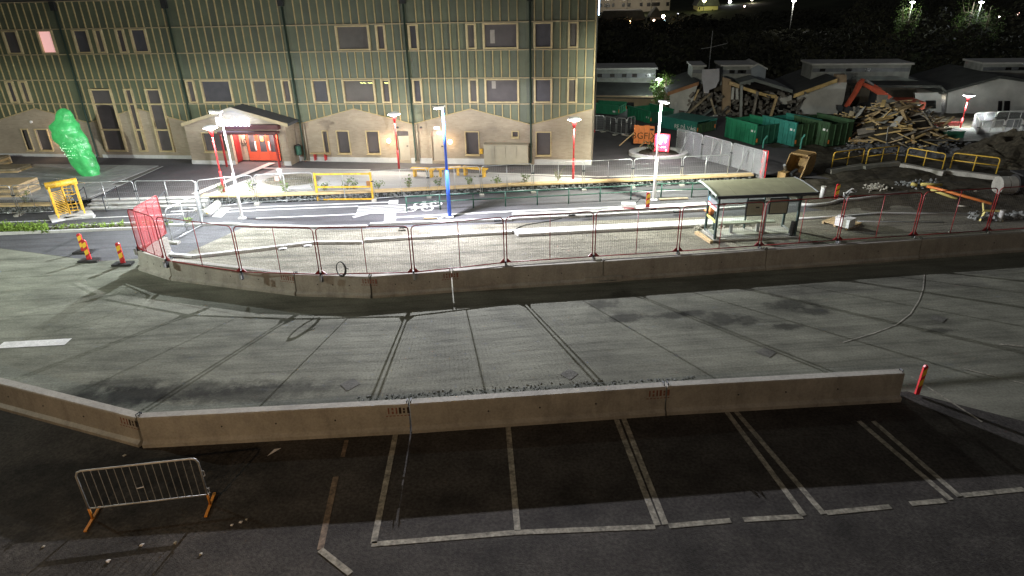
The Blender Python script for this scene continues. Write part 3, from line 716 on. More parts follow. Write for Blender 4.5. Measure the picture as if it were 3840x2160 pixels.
# recess, doors
YD = YP + .85
dx0 = F(2, -60, 1420, YD).x; dx0 = F(1, 2480, 1420, YD).x; dx1 = F(6, 235, 60, YD).x
MB().bb(ox0 - .05, dx0 - .05, YD, YD + .1, PZ, oz1).build('side_wall', m_brick, ep)
MB().bb(ox0 - .02, ox0 + .04, YP + .251, YD, PZ, oz1).build('reveal', m_red, ep); MB().bb(ox1 - .04, ox1 + .02, YP + .251, YD, PZ, oz1).build('reveal', m_red, ep)
MB().bb(ox0, ox1, YP + .26, YD + .2, oz1 + .002, oz1 + .06).build('soffit', mat('soffit_red', (.45, .12, .08), .6, .1, 2), ep)
m_door = mat('door_red', (.62, .10, .05), .45, .06, 2)
nd = 3; dw = (dx1 - dx0) / nd
for i in range(nd):
    a = dx0 + i * dw; b = a + dw; zt = oz1 - .02; z0 = PZ; mb = MB(); f = .13
    mb.bb(a + .01, a + f, YD, YD + .07, z0, zt).bb(b - f, b - .01, YD, YD + .07, z0, zt).bb(a + f + .001, b - f - .001, YD, YD + .07, zt - f, zt).bb(a + f + .001, b - f - .001, YD, YD + .07, z0, z0 + .55)
    o = mb.build('door', m_door, ep)
    MB().bb(a + f, b - f, YD + .03, YD + .045, z0 + .55, zt - f).build('pane', mat('door_pane', (.09, .09, .1), .12, .3, 2.5, spec=.6), o)
    if i != 1:
        hx = b - .1 if i == 0 else a + .12
        MB().tube([(hx, YD - .06, 1.05), (hx, YD - .10, 1.2), (hx, YD - .10, 1.45), (hx, YD - .06, 1.6)], .05, 8).build('handle', m_white, o)
    else: MB().bb(a + f + .12, b - f - .12, YD - .004, YD + .028, 1.6, 1.9).build('notice', mat('yellow_notice', (.8, .55, .15), .7, .05, 3), o)
# red canopy on posts
cz = F(2, 100, 1290, YP - .8).z
m_canopy = mat('canopy_red', (.10, .035, .035), .5, .1, 3)
MB().bb(ox0 - .25, ox1 + .35, YP - .95, YP - .42, oz1 + .02, oz1 + .18).build('canopy', m_canopy, ep)
MB().bb(ox0 - .15, ox1 + .25, YP - .38, YP - .002, oz1 + .22, oz1 + .5).build('canopy_beam', m_canopy, ep)
for x in (ox0 - .12, ox1 + .2): MB().bb(x - .05, x + .05, YP - .9, YP - .8, PZ, oz1 + .02).build('canopy_post', m_red, ep)
for i in range(3):
    x = ox0 + (ox1 - ox0) * (i + .5) / 3
    MB().bb(x - .18, x + .18, YP + .5, YP + .62, oz1 - .02, oz1 + .0).build('ceiling_lamp', emat('porch_lamp%d' % i, (1, .75, .7), 12), ep)
    L = bpy.data.lights.new('porch_light', 'POINT'); L.energy = 60; L.color = (1, .74, .66); L.shadow_soft_size = .12
    lo = bpy.data.objects.new('porch_light', L); COL.objects.link(lo); lo.location = (x, YP + .45, oz1 - .12); lo.parent = ep
# house number
def text(name, body, size, mt, parent, loc, rot=(R(90), 0, 0), ext=.008, align='CENTER', sx=1.0, label=None):
    cu = bpy.data.curves.new(name, 'FONT'); cu.body = body; cu.size = size; cu.extrude = ext; cu.align_x = align; cu.align_y = 'CENTER'; cu.resolution_u = 2
    to = bpy.data.objects.new('tmp_text', cu); COL.objects.link(to)
    dg = bpy.context.evaluated_depsgraph_get(); me = bpy.data.meshes.new_from_object(to.evaluated_get(dg))
    COL.objects.unlink(to); bpy.data.objects.remove(to)
    me.materials.clear(); me.materials.append(mt)
    o = link(name, me, parent); o.location = loc; o.rotation_euler = rot; o.scale = (sx, 1, 1)
    if label: o['label'] = label
    return o
c = F(1, 2405, 1425, YD); text('house_number', '10', .5, m_black, ep, (ox0 + (dx0 - ox0) * .6, YD - .02, F(1, 2405, 1425, YD).z), label='dark house number 10')
text('small_sign', 'GR', .26, m_black, ep, (ox0 + (dx0 - ox0) * .6, YD - .02, F(5, 2420, 8, YD).z))
# illuminated name sign on the gable
a = F(1, 2180, 1225, YP - .45); b = F(1, 2505, 1225, YP - .45)
sg = thing('name_sign', 'glowing white lettering sign on the gable of the entrance porch', 'sign', ((a.x + b.x) / 2, YP - .48, a.z))
m_sign = emat('sign_white', (.80, .89, 1.0), 9)
MB().bb(-(b.x - a.x) / 2, (b.x - a.x) / 2, .03, .06, -.20, -.16).build('rail', m_dark, sg)
lt = text('lettering', 'Hammarbustad', .62, m_sign, sg, (0, 0, -.02), ext=.03)
tw = max(v.co.x for v in lt.data.vertices) - min(v.co.x for v in lt.data.vertices)
lt.scale = ((b.x - a.x) / tw, 1.15, 1)
L = bpy.data.lights.new('sign_light', 'POINT'); L.energy = 45; L.color = (.10, .30, 1); L.shadow_soft_size = .5
lo = bpy.data.objects.new('sign_light', L); COL.objects.link(lo); lo.location = (0, -.55, .1); lo.parent = sg
# wall lamps
for k0, x, y, lab in ((2, 1345, 1410, 'glowing round wall lamp left of the first service door'), (2, 1960, 1420, 'glowing round wall lamp right of the second service door'), (1, 600, 1390, 'glowing wall lamp half hidden behind the green sculpture')):
    c = F(k0, x, y, YF); t = thing('wall_lamp', lab, 'lamp', (c.x, YF, c.z), group='warm wall lamps on the brick base')
    MB().bb(-.06, .06, -.06, 0, -.1, .1).build('bracket', m_dark, t)
    MB().lathe([(.02, -.14), (.1, -.1), (.14, 0), (.1, .1), (.02, .14)], 12, (0, -.2, 0)).build('globe', emat('globe_warm_' + str(x), (1, .72, .42), 9), t, True)
    L = bpy.data.lights.new('wall_light', 'POINT'); L.energy = 14; L.color = (1, .62, .36); L.shadow_soft_size = .15
    lo = bpy.data.objects.new('wall_light', L); COL.objects.link(lo); lo.location = (0, -.38, 0); lo.parent = t
# lamp over second service door
c = F(2, 1848, 1335, YF); L = bpy.data.lights.new('door_light', 'POINT'); L.energy = 5; L.color = (1, .8, .65); L.shadow_soft_size = .1
t = thing('door_lamp', 'small bright lamp above the second service door', 'lamp', (c.x, YF, c.z)); MB().bb(-.12, .12, -.12, -.005, -.07, .07).build('lens', emat('door_lamp', (1, .85, .75), 8), t)
lo = bpy.data.objects.new('door_light', L); COL.objects.link(lo); lo.location = (0, -.3, -.1); lo.parent = t
# meter cupboard with two pairs of doors
a = F(6, 2290, 20, YF - .6); b = F(7, 160, 20, YF - .6)
uc = thing('service_cupboard', 'wide beige cupboard with four doors standing against the brick base', 'cupboard', (a.x, YF - .35, PZ - .05))
cw = b.x - a.x; ch = F(6, 2400, 14, YF - .6).z - PZ + .05
m_beige = mat('beige_panel', (.40, .36, .27), .7, .08, 2)
MB().bb(0, cw, -.25, .33, 0, ch).build('body', m_beige, uc)
MB().bb(-.03, cw + .03, -.29, .34, ch + .002, ch + .05).build('lid', m_beige, uc)
for i in range(4): MB().bb(cw * i / 4 + .015, cw * (i + 1) / 4 - .015, -.285, -.252, ch * .38, ch - .03).build('door', m_beige, uc)
c = F(6, 2270, 70, YF); yb = thing('yellow_box', 'small yellow box on the brick wall beside the beige cupboard', 'box', (c.x, YF - .1, c.z)); MB().bb(-.1, .1, -.06, .1, -.15, .15).build('case', m_yel, yb); MB().bb(-.07, .07, -.075, -.061, -.1, .1).build('lid', m_yel, yb)
# ================================================================== CONCRETE BARRIERS
BH = .8
m_stencil = mat('stencil_dark', (.035, .022, .015), .8, .2, 6); m_stencilr = mat('stencil_rust', (.22, .09, .06), .8, .3, 6)
def barrier(p, q, label, group, stencil=None, ht=BH, holes=True, fade=False):
    """p,q: ground points under the front top edge"""
    p = Vector((p[0], p[1], 0)); q = Vector((q[0], q[1], 0)); L = (q - p).length
    t = thing('concrete_barrier', label, 'barrier', p, yaw(p, q), group)
    prof = [(-.13, 0), (-.13, .10), (-.03, .16), (0, ht - .03), (.02, ht), (.23, ht), (.25, ht - .03), (.28, .16), (.38, .10), (.38, 0)]
    MB().prism([Vector((0, y, z)) for y, z in prof], (.022, 0, 0), (L - .022, 0, 0)).build('body', m_conc, t)
    t.location.z = random.uniform(-.012, .004); t.rotation_euler.z += random.uniform(-.004, .004)
    if holes:
        for f in (.3, .5, .72):
            MB().tube([(L * f, -.03, ht * .56), (L * f, .0, ht * .56)], .02, 6).build('anchor_hole', m_black, t)
    for x in (.05, L - .05): MB().tube([(x, .125 - .06, ht), (x, .125 - .06, ht + .05), (x, .125 + .06, ht + .05), (x, .125 + .06, ht)], .014, 5).build('lifting_loop', m_dark, t)
    if stencil is not None:
        sx = L * stencil; g = MB(); r_ = MB(); z0 = ht * .68; z1 = ht * .90
        def fy(z): return -.03 + .03 * (z - .16) / (ht - .19) - .004
        def bar(M_, x, w_, a, b): M_.add([(x, fy(a), a), (x + w_, fy(a), a), (x + w_, fy(b), b), (x, fy(b), b)], [(0, 1, 2, 3)])
        dk = r_ if fade else g
        bar(r_, sx, .035, z0, z1); bar(r_, sx + .09, .05, z0, z0 + .07); bar(r_, sx + .09, .05, z1 - .07, z1); bar(r_, sx + .19, .04, z0, z1)
        bar(dk, sx + .27, .06, z0, z1); bar(dk, sx + .37, .05, z0 + .01, z0 + .075); bar(dk, sx + .37, .05, z1 - .085, z1 - .02); bar(dk, sx + .47, .06, z0, z1)
        for k in range(7): bar(r_, sx - .06 + k * .09, .055, z0 - .07, z0 - .045)
        if g.v: g.build('stencil_mark', m_stencil, t, kind='stuff')
        r_.build('stencil_mark', m_stencilr, t, kind='stuff')
    return t
NB = 'concrete barriers in the near row'
Lp = [D(342, 1053, BH), D(1028, 1017, BH), D(1678, 973, BH), D(2278, 939, BH)]
bl = D(0, 966, BH); bdir = (bl - Lp[0]).normalized()
barrier(Lp[0] + bdir * 6.6, Lp[0] + bdir * .03, 'near concrete barrier slanting off the left edge of the picture', NB, .92)
barrier(Lp[0], Lp[1], 'near concrete barrier standing behind the crowd barrier, with dark stencil at its right end', NB, .92)
barrier(Lp[1], Lp[2], 'near concrete barrier in the middle of its row, second from its right end', NB, .93, fade=True)
barrier(Lp[2], Lp[3], 'near concrete barrier at the right end of its row beside the red delineator post', NB)
FB = 'concrete barriers under the red fence'
J = [G(5, 1370, 1075, BH), G(5, 1690, 1172, BH), G(6, 380, 1315, BH), G(6, 1145, 1337, BH), G(6, 1965, 1278, BH), G(7, 920, 1182, BH)]
e = G(8, 2576, 888, BH); dr = (e - J[5]).normalized(); L_ = (J[5] - J[4]).length
while J[-1].x < 24: J.append(J[-1] + dr * 6.4)
flabs = ['short concrete barrier at the left corner under the red fence', 'concrete barrier under the second red panel from the corner, stencilled at its right end', 'concrete barrier half buried by an earth bank under the red fence', 'concrete barrier under the red fence just right of the bent joint', 'concrete barrier under the red fence in front of the long white platform',
         'concrete barrier under the red fence left of and below the bus shelter', 'concrete barrier under the red fence right of the bus shelter', 'concrete barrier under the red fence at the right edge', 'concrete barrier under the red fence beyond the right edge', 'x']
for i in range(len(J) - 1): barrier(J[i], J[i + 1], flabs[i], FB, .90 if i in (1, 2, 3) else None, fade=True)
jb = G(5, 1690, 935, BH)
barrier(J[0] + Vector((-.05, .28, 0)), jb, 'concrete barrier running back from the left corner of the red fence', FB)
c = G(7, 900, 1362); fb = thing('foot_block', 'low concrete foot block under the joint of the fenced barriers', 'block', c, STREET); MB().bb(-.7, .7, -.3, .1, 0, .22).build('body', m_conc, fb); MB().bb(-.5, .5, -.31, -.301, .05, .1).build('groove', m_stone, fb)

# ================================================================== FENCE PANELS
def rrect(L, h, r=.16, z0=0.0, n=4, sharp_bottom=True):
    pts = [Vector((0, 0, z0))]
    for cx, cz, a0 in ((r, h - r, 180), (L - r, h - r, 90)):
        for i in range(n + 1):
            a = R(a0 - 90 * i / n); pts.append(Vector((cx + r * math.cos(a), 0, cz + r * math.sin(a))))
    pts.append(Vector((L, 0, z0)))
    return pts
def wires(L, h, z0, sv, sh, r):
    mb = MB(); tri = [(0, r), (-r * .87, -r * .5), (r * .87, -r * .5)]
    n = int(L / sv)
    for i in range(1, n):
        x = L * i / n; mb.add([(x + a, b, z0) for a, b in tri] + [(x + a, b, h) for a, b in tri], [(0, 1, 4, 3), (1, 2, 5, 4), (2, 0, 3, 5)])
    n = int((h - z0) / sh)
    for i in range(1, n):
        z = z0 + (h - z0) * i / n; mb.add([(0, a, z + b) for a, b in tri] + [(L, a, z + b) for a, b in tri], [(0, 1, 4, 3), (1, 2, 5, 4), (2, 0, 3, 5)])
    return mb
def fence_panel(p, q, z, h, label, group, name='red_fence_panel', fm=None, wm=None, sv=.045, sh=.07, wr=.0022, fr=.021, mid=1, bracket=True, foot=False, hz=None, cat='fence panel'):
    p = Vector((p[0], p[1], z)); q = Vector((q[0], q[1], z if hz is None else hz)); d = q - p; L = d.length - .10; yw = yaw(p, q)
    t = thing(name, label, cat, p, yw, group); t.rotation_euler = (0, -math.asin(d.z / d.length), yw)
    fm = fm or m_red; wm = wm or m_redveil
    pts = rrect(L, h)
    mb = MB().tube(pts, fr, 6); fo = mb.build('frame', fm, t, True); fo.location = (.05, 0, 0)
    o = MB().tube([(0, 0, .0), (L, 0, .0)], fr, 6).build('bottom_rail', fm, t, True); o.location = (.05, 0, 0)
    for i in range(mid):
        x = L * (i + 1) / (mid + 1)
        o = MB().tube([(x, 0, .02), (x, 0, h - .02)], fr * .72, 6).build('middle_bar', fm, t, True); o.location = (.05, 0, 0)
    o = wires(L, h - .02, .02, sv, sh, wr).build('wire_mesh', wm, t, kind='stuff'); o.location = (.05, 0, 0)
    if bracket:
        for sx, x in ((1, .05), (-1, L + .05)): MB().prism([Vector((0, 0, .02)), Vector((sx * .16, 0, .02)), Vector((0, 0, .18))], (x, -.015, 0), (x, .015, 0)).build('gusset', fm, t)
        MB().bb(-.03, .03, -.05, .05, -.3, .06).build('clamp', m_dark, t)
        MB().bb(-.04, .04, -.16, -.10, -.24, .0).build('clamp_bolt', m_galv, t)
    if foot:
        MB().bb(-.12, .12, -.35, .35, -.12, -.02).build('foot', m_conc, t)
        MB().bb(-.08, .08, -.05, .05, h * .62, h * .62 + .06).build('coupler', m_dark, t)
    return t
RP = [D(418, 655, .88), D(607, 684, .88), D(807, 690, .88), D(1040, 685, .88), D(1272, 660, .88), D(1493, 645, .88), D(1705, 632, .88), D(1910, 618, .88), D(2107, 604, .88), D(2297, 592, .88), D(2482, 580, .88), D(2668, 568, .88)]
ords = ['first', 'second', 'third', 'fourth', 'fifth', 'sixth', 'seventh', 'eighth', 'ninth', 'tenth', 'eleventh', 'twelfth']
RH = DF(1270, 546, RP[4].y).z - .88
for i in range(len(RP) - 1):
    lab = ords[i] + ' panel of the red mesh fence, counted right from its left corner'
    if i == 2: lab = 'red mesh fence panel with a coil of cable hung on its lower rail'
    fence_panel(RP[i], RP[i + 1], .88, RH, lab, 'red mesh fence panels on the barriers', wm=m_wiregrey, sv=.08, sh=.11)
# left corner panels
a = G(5, 1385, 1050, .88); b = G(5, 1655, 1150, .88)
fence_panel(a, b, .88, F(5, 1265, 650, a.y).z - .88, 'short red mesh panel at the left corner facing the road', 'red mesh fence panels on the barriers', mid=2, sv=.03, sh=.03)
a2 = G(5, 1440, 1060, .88); b2 = G(5, 1680, 890, .88)
fence_panel(a2, b2, .88, F(5, 1325, 655, a2.y).z - .88, 'red mesh panel running back from the left corner, seen edge on', 'red mesh fence panels on the barriers', mid=1, sv=.022, sh=.022, wr=.003)
# coil of cable on the fence
c = (RP[2].lerp(RP[3], .23)); co = thing('cable_coil', 'black cable coil hanging on the red fence', 'cable', (c.x, c.y - .05, .88), yaw(RP[2], RP[3]))
mb = MB()
for k in range(4):
    pts = [(.15 * math.cos(t) * (1 + .05 * k) + .01 * k, -.015 * k, .22 + (.26 + .01 * k) * math.sin(t)) for t in [i / 20 * 6.283 for i in range(20)]]
    mb.tube(pts, .016, 5, True)
mb.build('loops', m_black, co, True); MB().tube([(.13, -.05, .35), (.22, -.06, .27), (.3, -.06, .22)], .02, 5).build('plug', m_black, co)

# galvanised site fence along the plaza
GFm, GFw = m_galv, m_galvd
GP = [K(6, 20, 603), K(6, 615, 572), K(6, 1190, 568), K(6, 1745, 530), K(6, 2270, 512), K(7, 210, 482), K(7, 715, 458), K(7, 1205, 433), K(7, 1695, 410), K(7, 2165, 388)]
GT = [K(6, 20, 318), K(6, 605, 285), K(6, 1180, 270), K(6, 1730, 240), K(6, 2262, 216), K(7, 205, 183), K(7, 715, 168), K(7, 1213, 158), K(7, 1700, 136), K(7, 2180, 118)]
GPp = [GS(s) for s in GP]; GHs = [FS(t_, p.y).z - .12 for t_, p in zip(GT, GPp)]; GH = sum(GHs) / len(GHs)
GG = 'galvanised fence panels in front of the plaza'
for i in range(len(GPp) - 1):
    if i == 1:
        # yellow gate
        p, q = GPp[1], GPp[2]; t = thing('site_gate', 'yellow framed gate in the galvanised fence in front of the plaza', 'gate', p, yaw(p, q)); L = (q - p).length
        for x in (.06, L - .06): MB().bb(x - .045, x + .045, -.04, .04, .0, GH + .08).build('post', m_yel, t)
        for z in (.08, .75, GH): MB().bb(.106, L - .106, -.03, .03, z - .04, z + .04).build('rail', m_yel, t)
        MB().bb(L / 2 - .02, L / 2 + .02, -.02, .02, .121, GH - .041).build('middle_bar', m_galv, t)
        wires(L - .2, GH - .04, .12, .06, .2, .003).build('wire_mesh', m_galvd, t, kind='stuff').location = (.1, 0, 0)
        MB().bb(L - .3, L - .13, -.06, .06, .82, 1.05).build('lock_box', mat('lock_brown', (.3, .14, .05), .6, .1, 4), t)
        continue
    o_ = ['leftmost', '', 'first', 'second', 'third', 'fourth', 'fifth', 'sixth', 'seventh'][i]
    lab = 'galvanised fence panel left of the yellow gate' if i == 0 else o_ + ' galvanised fence panel to the right of the yellow gate'
    fence_panel(GPp[i], GPp[i + 1], .12, GH, lab, GG, 'galvanised_fence_panel', GFm, GFw, .10, .25, .0022, .02, 1, False, True)
# left run of galvanised fence
LQ = [G(5, -260, 720), G(5, 205, 715), G(5, 560, 700), G(5, 790, 690), G(5, 1420, 668), G(5, 2035, 665), GPp[0]]
for i, lab in ((0, 'galvanised fence panel at the far left, in front of the timber platforms'), (1, 'galvanised fence panel ending at the left side of the yellow turnstile'), (3, 'galvanised fence panel in front of the steps, next to the turnstile'), (4, 'galvanised fence panel in front of the steps, right half'), (5, 'galvanised fence panel behind the white fabric roll')):
    fence_panel(LQ[i], LQ[i + 1], .12, GH, lab, 'galvanised fence panels at the left', 'galvanised_fence_panel', GFm, GFw, .10, .25, .0022, .02, 1, False, True)
A_, B_, C_ = LQ[5], G(5, 2040, 835), G(5, 1735, 1000)
fence_panel(A_, B_, .12, GH, 'galvanised fence panel running from the steps towards the road', 'galvanised fence panels at the left', 'galvanised_fence_panel', GFm, GFw, .10, .25, .0022, .024, 0, False, True)
fence_panel(C_, B_, .12, GH, 'galvanised fence panel standing open behind the red corner panels', 'galvanised fence panels at the left', 'galvanised_fence_panel', GFm, GFw, .10, .25, .0022, .026, 1, False, True)
# dense mesh fence to the demolition site
RF = [G(7, 2520, 385), G(7, 2080, 240), G(7, 1800, 160), G(7, 1640, 100)]
RF = [RF[0], RF[0].lerp(RF[3], .34), RF[0].lerp(RF[3], .67), RF[3]]
hR = F(7, 2560, 78, RF[0].y).z - .1; hR = F(8, 60, 80, RF[0].y).z - .1
for i, lab in ((0, 'dense mesh fence panel nearest the red tarp edge'), (1, 'middle dense mesh fence panel beside the green containers'), (2, 'dense mesh fence panel behind the red lit sign')):
    fence_panel(RF[i + 1], RF[i], .1, hR, lab, 'dense mesh fence panels to the demolition site', 'mesh_fence_panel', GFm, mat('veil_wire', (.42, .43, .44), .6, 0), .026, .026, .0036, .028, 2, False, True)
    a = RF[i].lerp(RF[i + 1], .5); br = thing('fence_brace', ['tilted steel brace of the dense fence at the red tarp', 'tilted steel brace in the middle of the dense fence', 'tilted steel brace of the dense fence near the lit sign'][i], 'brace', a)
    MB().tube([(0, 0, 1.5), (-.75, -.5, .04)], .022, 6).build('tube', m_galv, br); MB().bb(-.95, -.55, -.65, -.35, 0, .1).build('weight', m_conc, br)
rt = thing('red_tarp', 'red tarp strip on the end post of the dense mesh fence', 'tarp', RF[0], yaw(RF[0], RF[3]))
pts = []
mb = MB(); N = 10
for i in range(N + 1):
    z = .05 + (hR + .1) * i / N; wv = .03 * math.sin(i * 1.7); mb.v += [(-.10 - wv, -.05 + wv, z), (.14 + wv, -.09, z), (.28, -.02 - wv, z)]
for i in range(N): mb.f += [(3 * i, 3 * i + 1, 3 * i + 4, 3 * i + 3), (3 * i + 1, 3 * i + 2, 3 * i + 5, 3 * i + 4)]
o = mb.build('sheet', m_redbright, rt); md = o.modifiers.new('s', 'SOLIDIFY'); md.thickness = .02
MB().tube([(0, 0, 0), (0, 0, hR + .15)], .03, 6).build('post', m_galv, rt)
# bronze lit fence on the far side of the yard
BF = [F(3, 780, 1450, 47).x, 0]
bz = [G(3, 770, 1310, .3), G(3, 930, 1310, .3), G(3, 1045, 1340, .3), G(3, 1150, 1350, .3), G(3, 1235, 1330, .3)]
for i in range(4):
    p, q = bz[i], bz[i + 1]
    fence_panel((p.x, p.y), (q.x, q.y), .3, F(3, 930, 1165, p.y).z - .3 if i < 2 else F(3, 1140, 1185, p.y).z - .3, ords[i] + ' panel from the building of the warm lit fence in front of the containers', 'warm lit fence panels behind the building corner', 'galvanised_fence_panel', GFm, GFw, .08, .16, .004, .035, 1, False, True)

# green pipe railing between street and cycle path
gr = thing('pipe_railing', 'dark green two rail pipe railing beside the cycle path', 'railing')
gp = [(6, 1520, 683, 518), (6, 1855, 662, 512), (6, 2190, 645, 490), (6, 2512, 630, 478), (7, 255, 615, 470), (7, 570, 600, 452), (7, 885, 582, 444), (7, 1195, 566, 430), (7, 1497, 545, 402), (7, 1805, 540, 392)]
gpt = []; 
for k, x, y0, y1 in gp: gpt.append(G(k, x, y0))
rh = sum(F(k, x, y1, G(k, x, y0).y).z for k, x, y0, y1 in gp) / len(gp)
e = gpt[-1] + (gpt[-1] - gpt[-2]); gpt.append(e)
for p in gpt: MB().tube([(p.x, p.y, 0), (p.x, p.y, rh)], .035, 8).build('post', m_green, gr, True)
for z in (rh, rh * .58): MB().tube([(p.x, p.y, z) for p in gpt], .03, 8).build('rail', m_green, gr, True)
# stair handrails
for (k, x, y0, y1, dx, lab) in ((5, 885, 570, 435, -.75, 'dark stair handrail beside the turnstile'), (5, 1205, 560, 425, -.75, 'dark stair handrail left of the middle of the steps'), (5, 1690, 615, 480, -.75, 'dark stair handrail on the right half of the steps')):
    p = G(k, x, y0, PZ); t = thing('handrail', lab, 'handrail', (p.x, p.y, 0), group='handrails on the steps')
    h = F(k, x, y1, p.y).z
    MB().tube([(0, 0, PZ), (0, 0, h), (-.15, -.95, h - .35)], .026, 6).build('rail', m_dark, t); MB().tube([(-.15, -.95, h - .35), (-.15, -.95, .0)], .026, 6).build('post', m_dark, t)

# ================================================================== LAMPS
def ang_light(L, up=.35, lo=.55, hi=3.2, back=1.0):
    """road lantern throw: less straight down, most at a low angle, a little above the horizontal"""
    L.use_nodes = True; n = L.node_tree.nodes; l = L.node_tree.links; em = n['Emission']
    tc = n.new('ShaderNodeTexCoord'); sp = n.new('ShaderNodeSeparateXYZ'); l.new(tc.outputs['Normal'], sp.inputs[0])
    mr = n.new('ShaderNodeMapRange'); mr.inputs[1].default_value = -1; mr.inputs[2].default_value = 1; mr.inputs[3].default_value = 0; mr.inputs[4].default_value = 1
    l.new(sp.outputs[2], mr.inputs[0])
    rp = n.new('ShaderNodeFloatCurve'); cv = rp.mapping.curves[0]
    # x: 0 straight down .. .5 horizontal .. 1 straight up
    pts = [(0, lo / 4), (.2, lo * 1.2 / 4), (.35, hi * .6 / 4), (.44, hi / 4), (.485, hi * .8 / 4), (.53, up * 1.6 / 4), (.65, up / 4), (1, up * .3 / 4)]
    cv.points[0].location = pts[0]; cv.points[1].location = pts[-1]
    for p in pts[1:-1]: cv.points.new(*p)
    rp.mapping.update(); l.new(mr.outputs[0], rp.inputs['Value'])
    mu = n.new('ShaderNodeMath'); mu.operation = 'MULTIPLY'; mu.inputs[1].default_value = 4; l.new(rp.outputs[0], mu.inputs[0])
    m2 = n.new('ShaderNodeMapRange'); m2.inputs[1].default_value = -.2; m2.inputs[2].default_value = .6; m2.inputs[3].default_value = 1; m2.inputs[4].default_value = back; l.new(sp.outputs[1], m2.inputs[0])   # house-side shield
    m3 = n.new('ShaderNodeMath'); m3.operation = 'MULTIPLY'; l.new(mu.outputs[0], m3.inputs[0]); l.new(m2.outputs[0], m3.inputs[1]); l.new(m3.outputs[0], em.inputs['Strength'])
def plight(parent, loc, power, col, rad=.1, ang=None, name='lamp_light'):
    L = bpy.data.lights.new(name, 'POINT'); L.energy = power; L.color = col; L.shadow_soft_size = rad
    if ang: ang_light(L, *ang)
    o = bpy.data.objects.new(name, L); COL.objects.link(o); o.location = loc; o.parent = parent
    return o
def street_lamp(base, h, label, pm, col, power, arm=(-.45, 0), ang=(.38, 1.05, 3.5, .12), rr=.085, est=25):
    t = thing('street_lamp', label, 'street lamp', base)
    MB().tube([(0, 0, 0), (0, 0, h * .45)], [rr * 1.15, rr], 10).build('pole', pm, t, True)
    MB().tube([(0, 0, h * .45), (0, 0, h)], [rr * .8, rr * .62], 10).build('upper_pole', pm, t, True)
    MB().lathe([(.2, 0), (.2, .06), (.12, .1)], 12).build('base_flange', m_conc2, t)
    ax, ay = arm; al = math.hypot(ax, ay); yw = math.atan2(ay, ax)
    hd = MB().prism([Vector((-.08, -.10, 0)), Vector((al, -.13, .03)), Vector((al + .05, 0, .04)), Vector((al, .13, .03)), Vector((-.08, .10, 0))], (0, 0, -.01), (0, 0, .075)).build('lantern', m_white, t)
    hd.location = (0, 0, h + .02); hd.rotation_euler = (0, 0, yw)
    ln = MB().bb(.05, al - .03, -.09, .09, -.035, -.012).build('lens', emat('lens_' + label[:12], col, est), hd)
    plight(t, (ax * .6, ay * .6, h - .12), power, col, .045, ang)
    return t
WL = 'white'
b0 = G(6, 1950, 742); h0 = F(2, 1890, 1082, b0.y).z
street_lamp(b0, h0, 'tall blue street lamp standing in the inner street, brightest of all', m_blue, (.915, .905, 1.0), 5700, (-.28, -.4))
b1 = G(5, 2440, 752); h1 = F(1, 2225, 1135, b1.y).z
street_lamp(b1, h1, 'tall white street lamp in front of the entrance porch', m_white, (.88, .95, 1.0), 2100, (-.5, .0), (.5, 1.6, 1.1, .5), .06)
b2 = G(7, 1425, 570); h2 = F(3, 1505, 1030, b2.y).z
street_lamp(b2, h2, 'tall white street lamp near the dense mesh fence', m_white, (.97, 1.0, .88), 2600, (.32, -.32), (.6, .8, .8, 1.5), .075)
def mushroom(base, h, label, power, col=(1, .90, .74), sc=1.0, est=22, group='red mushroom lamps', ang=(.35, 3.2, 1.1)):
    t = thing('mushroom_lamp', label, 'lamp', base, group=group)
    MB().tube([(0, 0, 0), (0, 0, h * .35)], [.065, .06], 10).build('lower_pole', m_redbright, t, True)
    MB().tube([(0, 0, h * .35), (0, 0, h - .45)], [.045, .045], 10).build('pole', m_redbright, t, True)
    MB().tube([(0, 0, h - .45), (0, 0, h - .06)], [.05, .14], 12).build('neck', m_redbright, t, True)
    MB().lathe([(.14, -.06), (.36, .02), (.36, .05)], 18, (0, 0, h)).build('lens', emat('lens_m_' + label[-14:], col, est), t, True)
    MB().lathe([(.38, .052), (.3, .12), (.1, .16), (.01, .165)], 18, (0, 0, h)).build('cap', m_white, t, True)
    plight(t, (0, 0, h - .16), power, col, .16, ang)
    return t
for k0, x0, y0, k1, x1, y1, lab, pw in ((5, 2258, 487, 1, 2120, 1292, 'red mushroom lamp beside the white street lamp at the entrance', 560), (6, 1440, 247, 2, 1390, 1155, 'red mushroom lamp in front of the first service door', 470), (7, 615, 350, 3, 628, 1208, 'red mushroom lamp near the right corner of the building', 480)):
    b = G(k0, x0, y0, PZ); mushroom(b, F(k1, x1, y1, b.y).z - PZ, lab, pw)
b = G(4, 1930, 1300); mushroom(b, F(4, 2020, 965, b.y).z, 'distant red mushroom lamp beside the white mesh fence on the demolition site', 1500, (.95, 1, .97), 1.0)
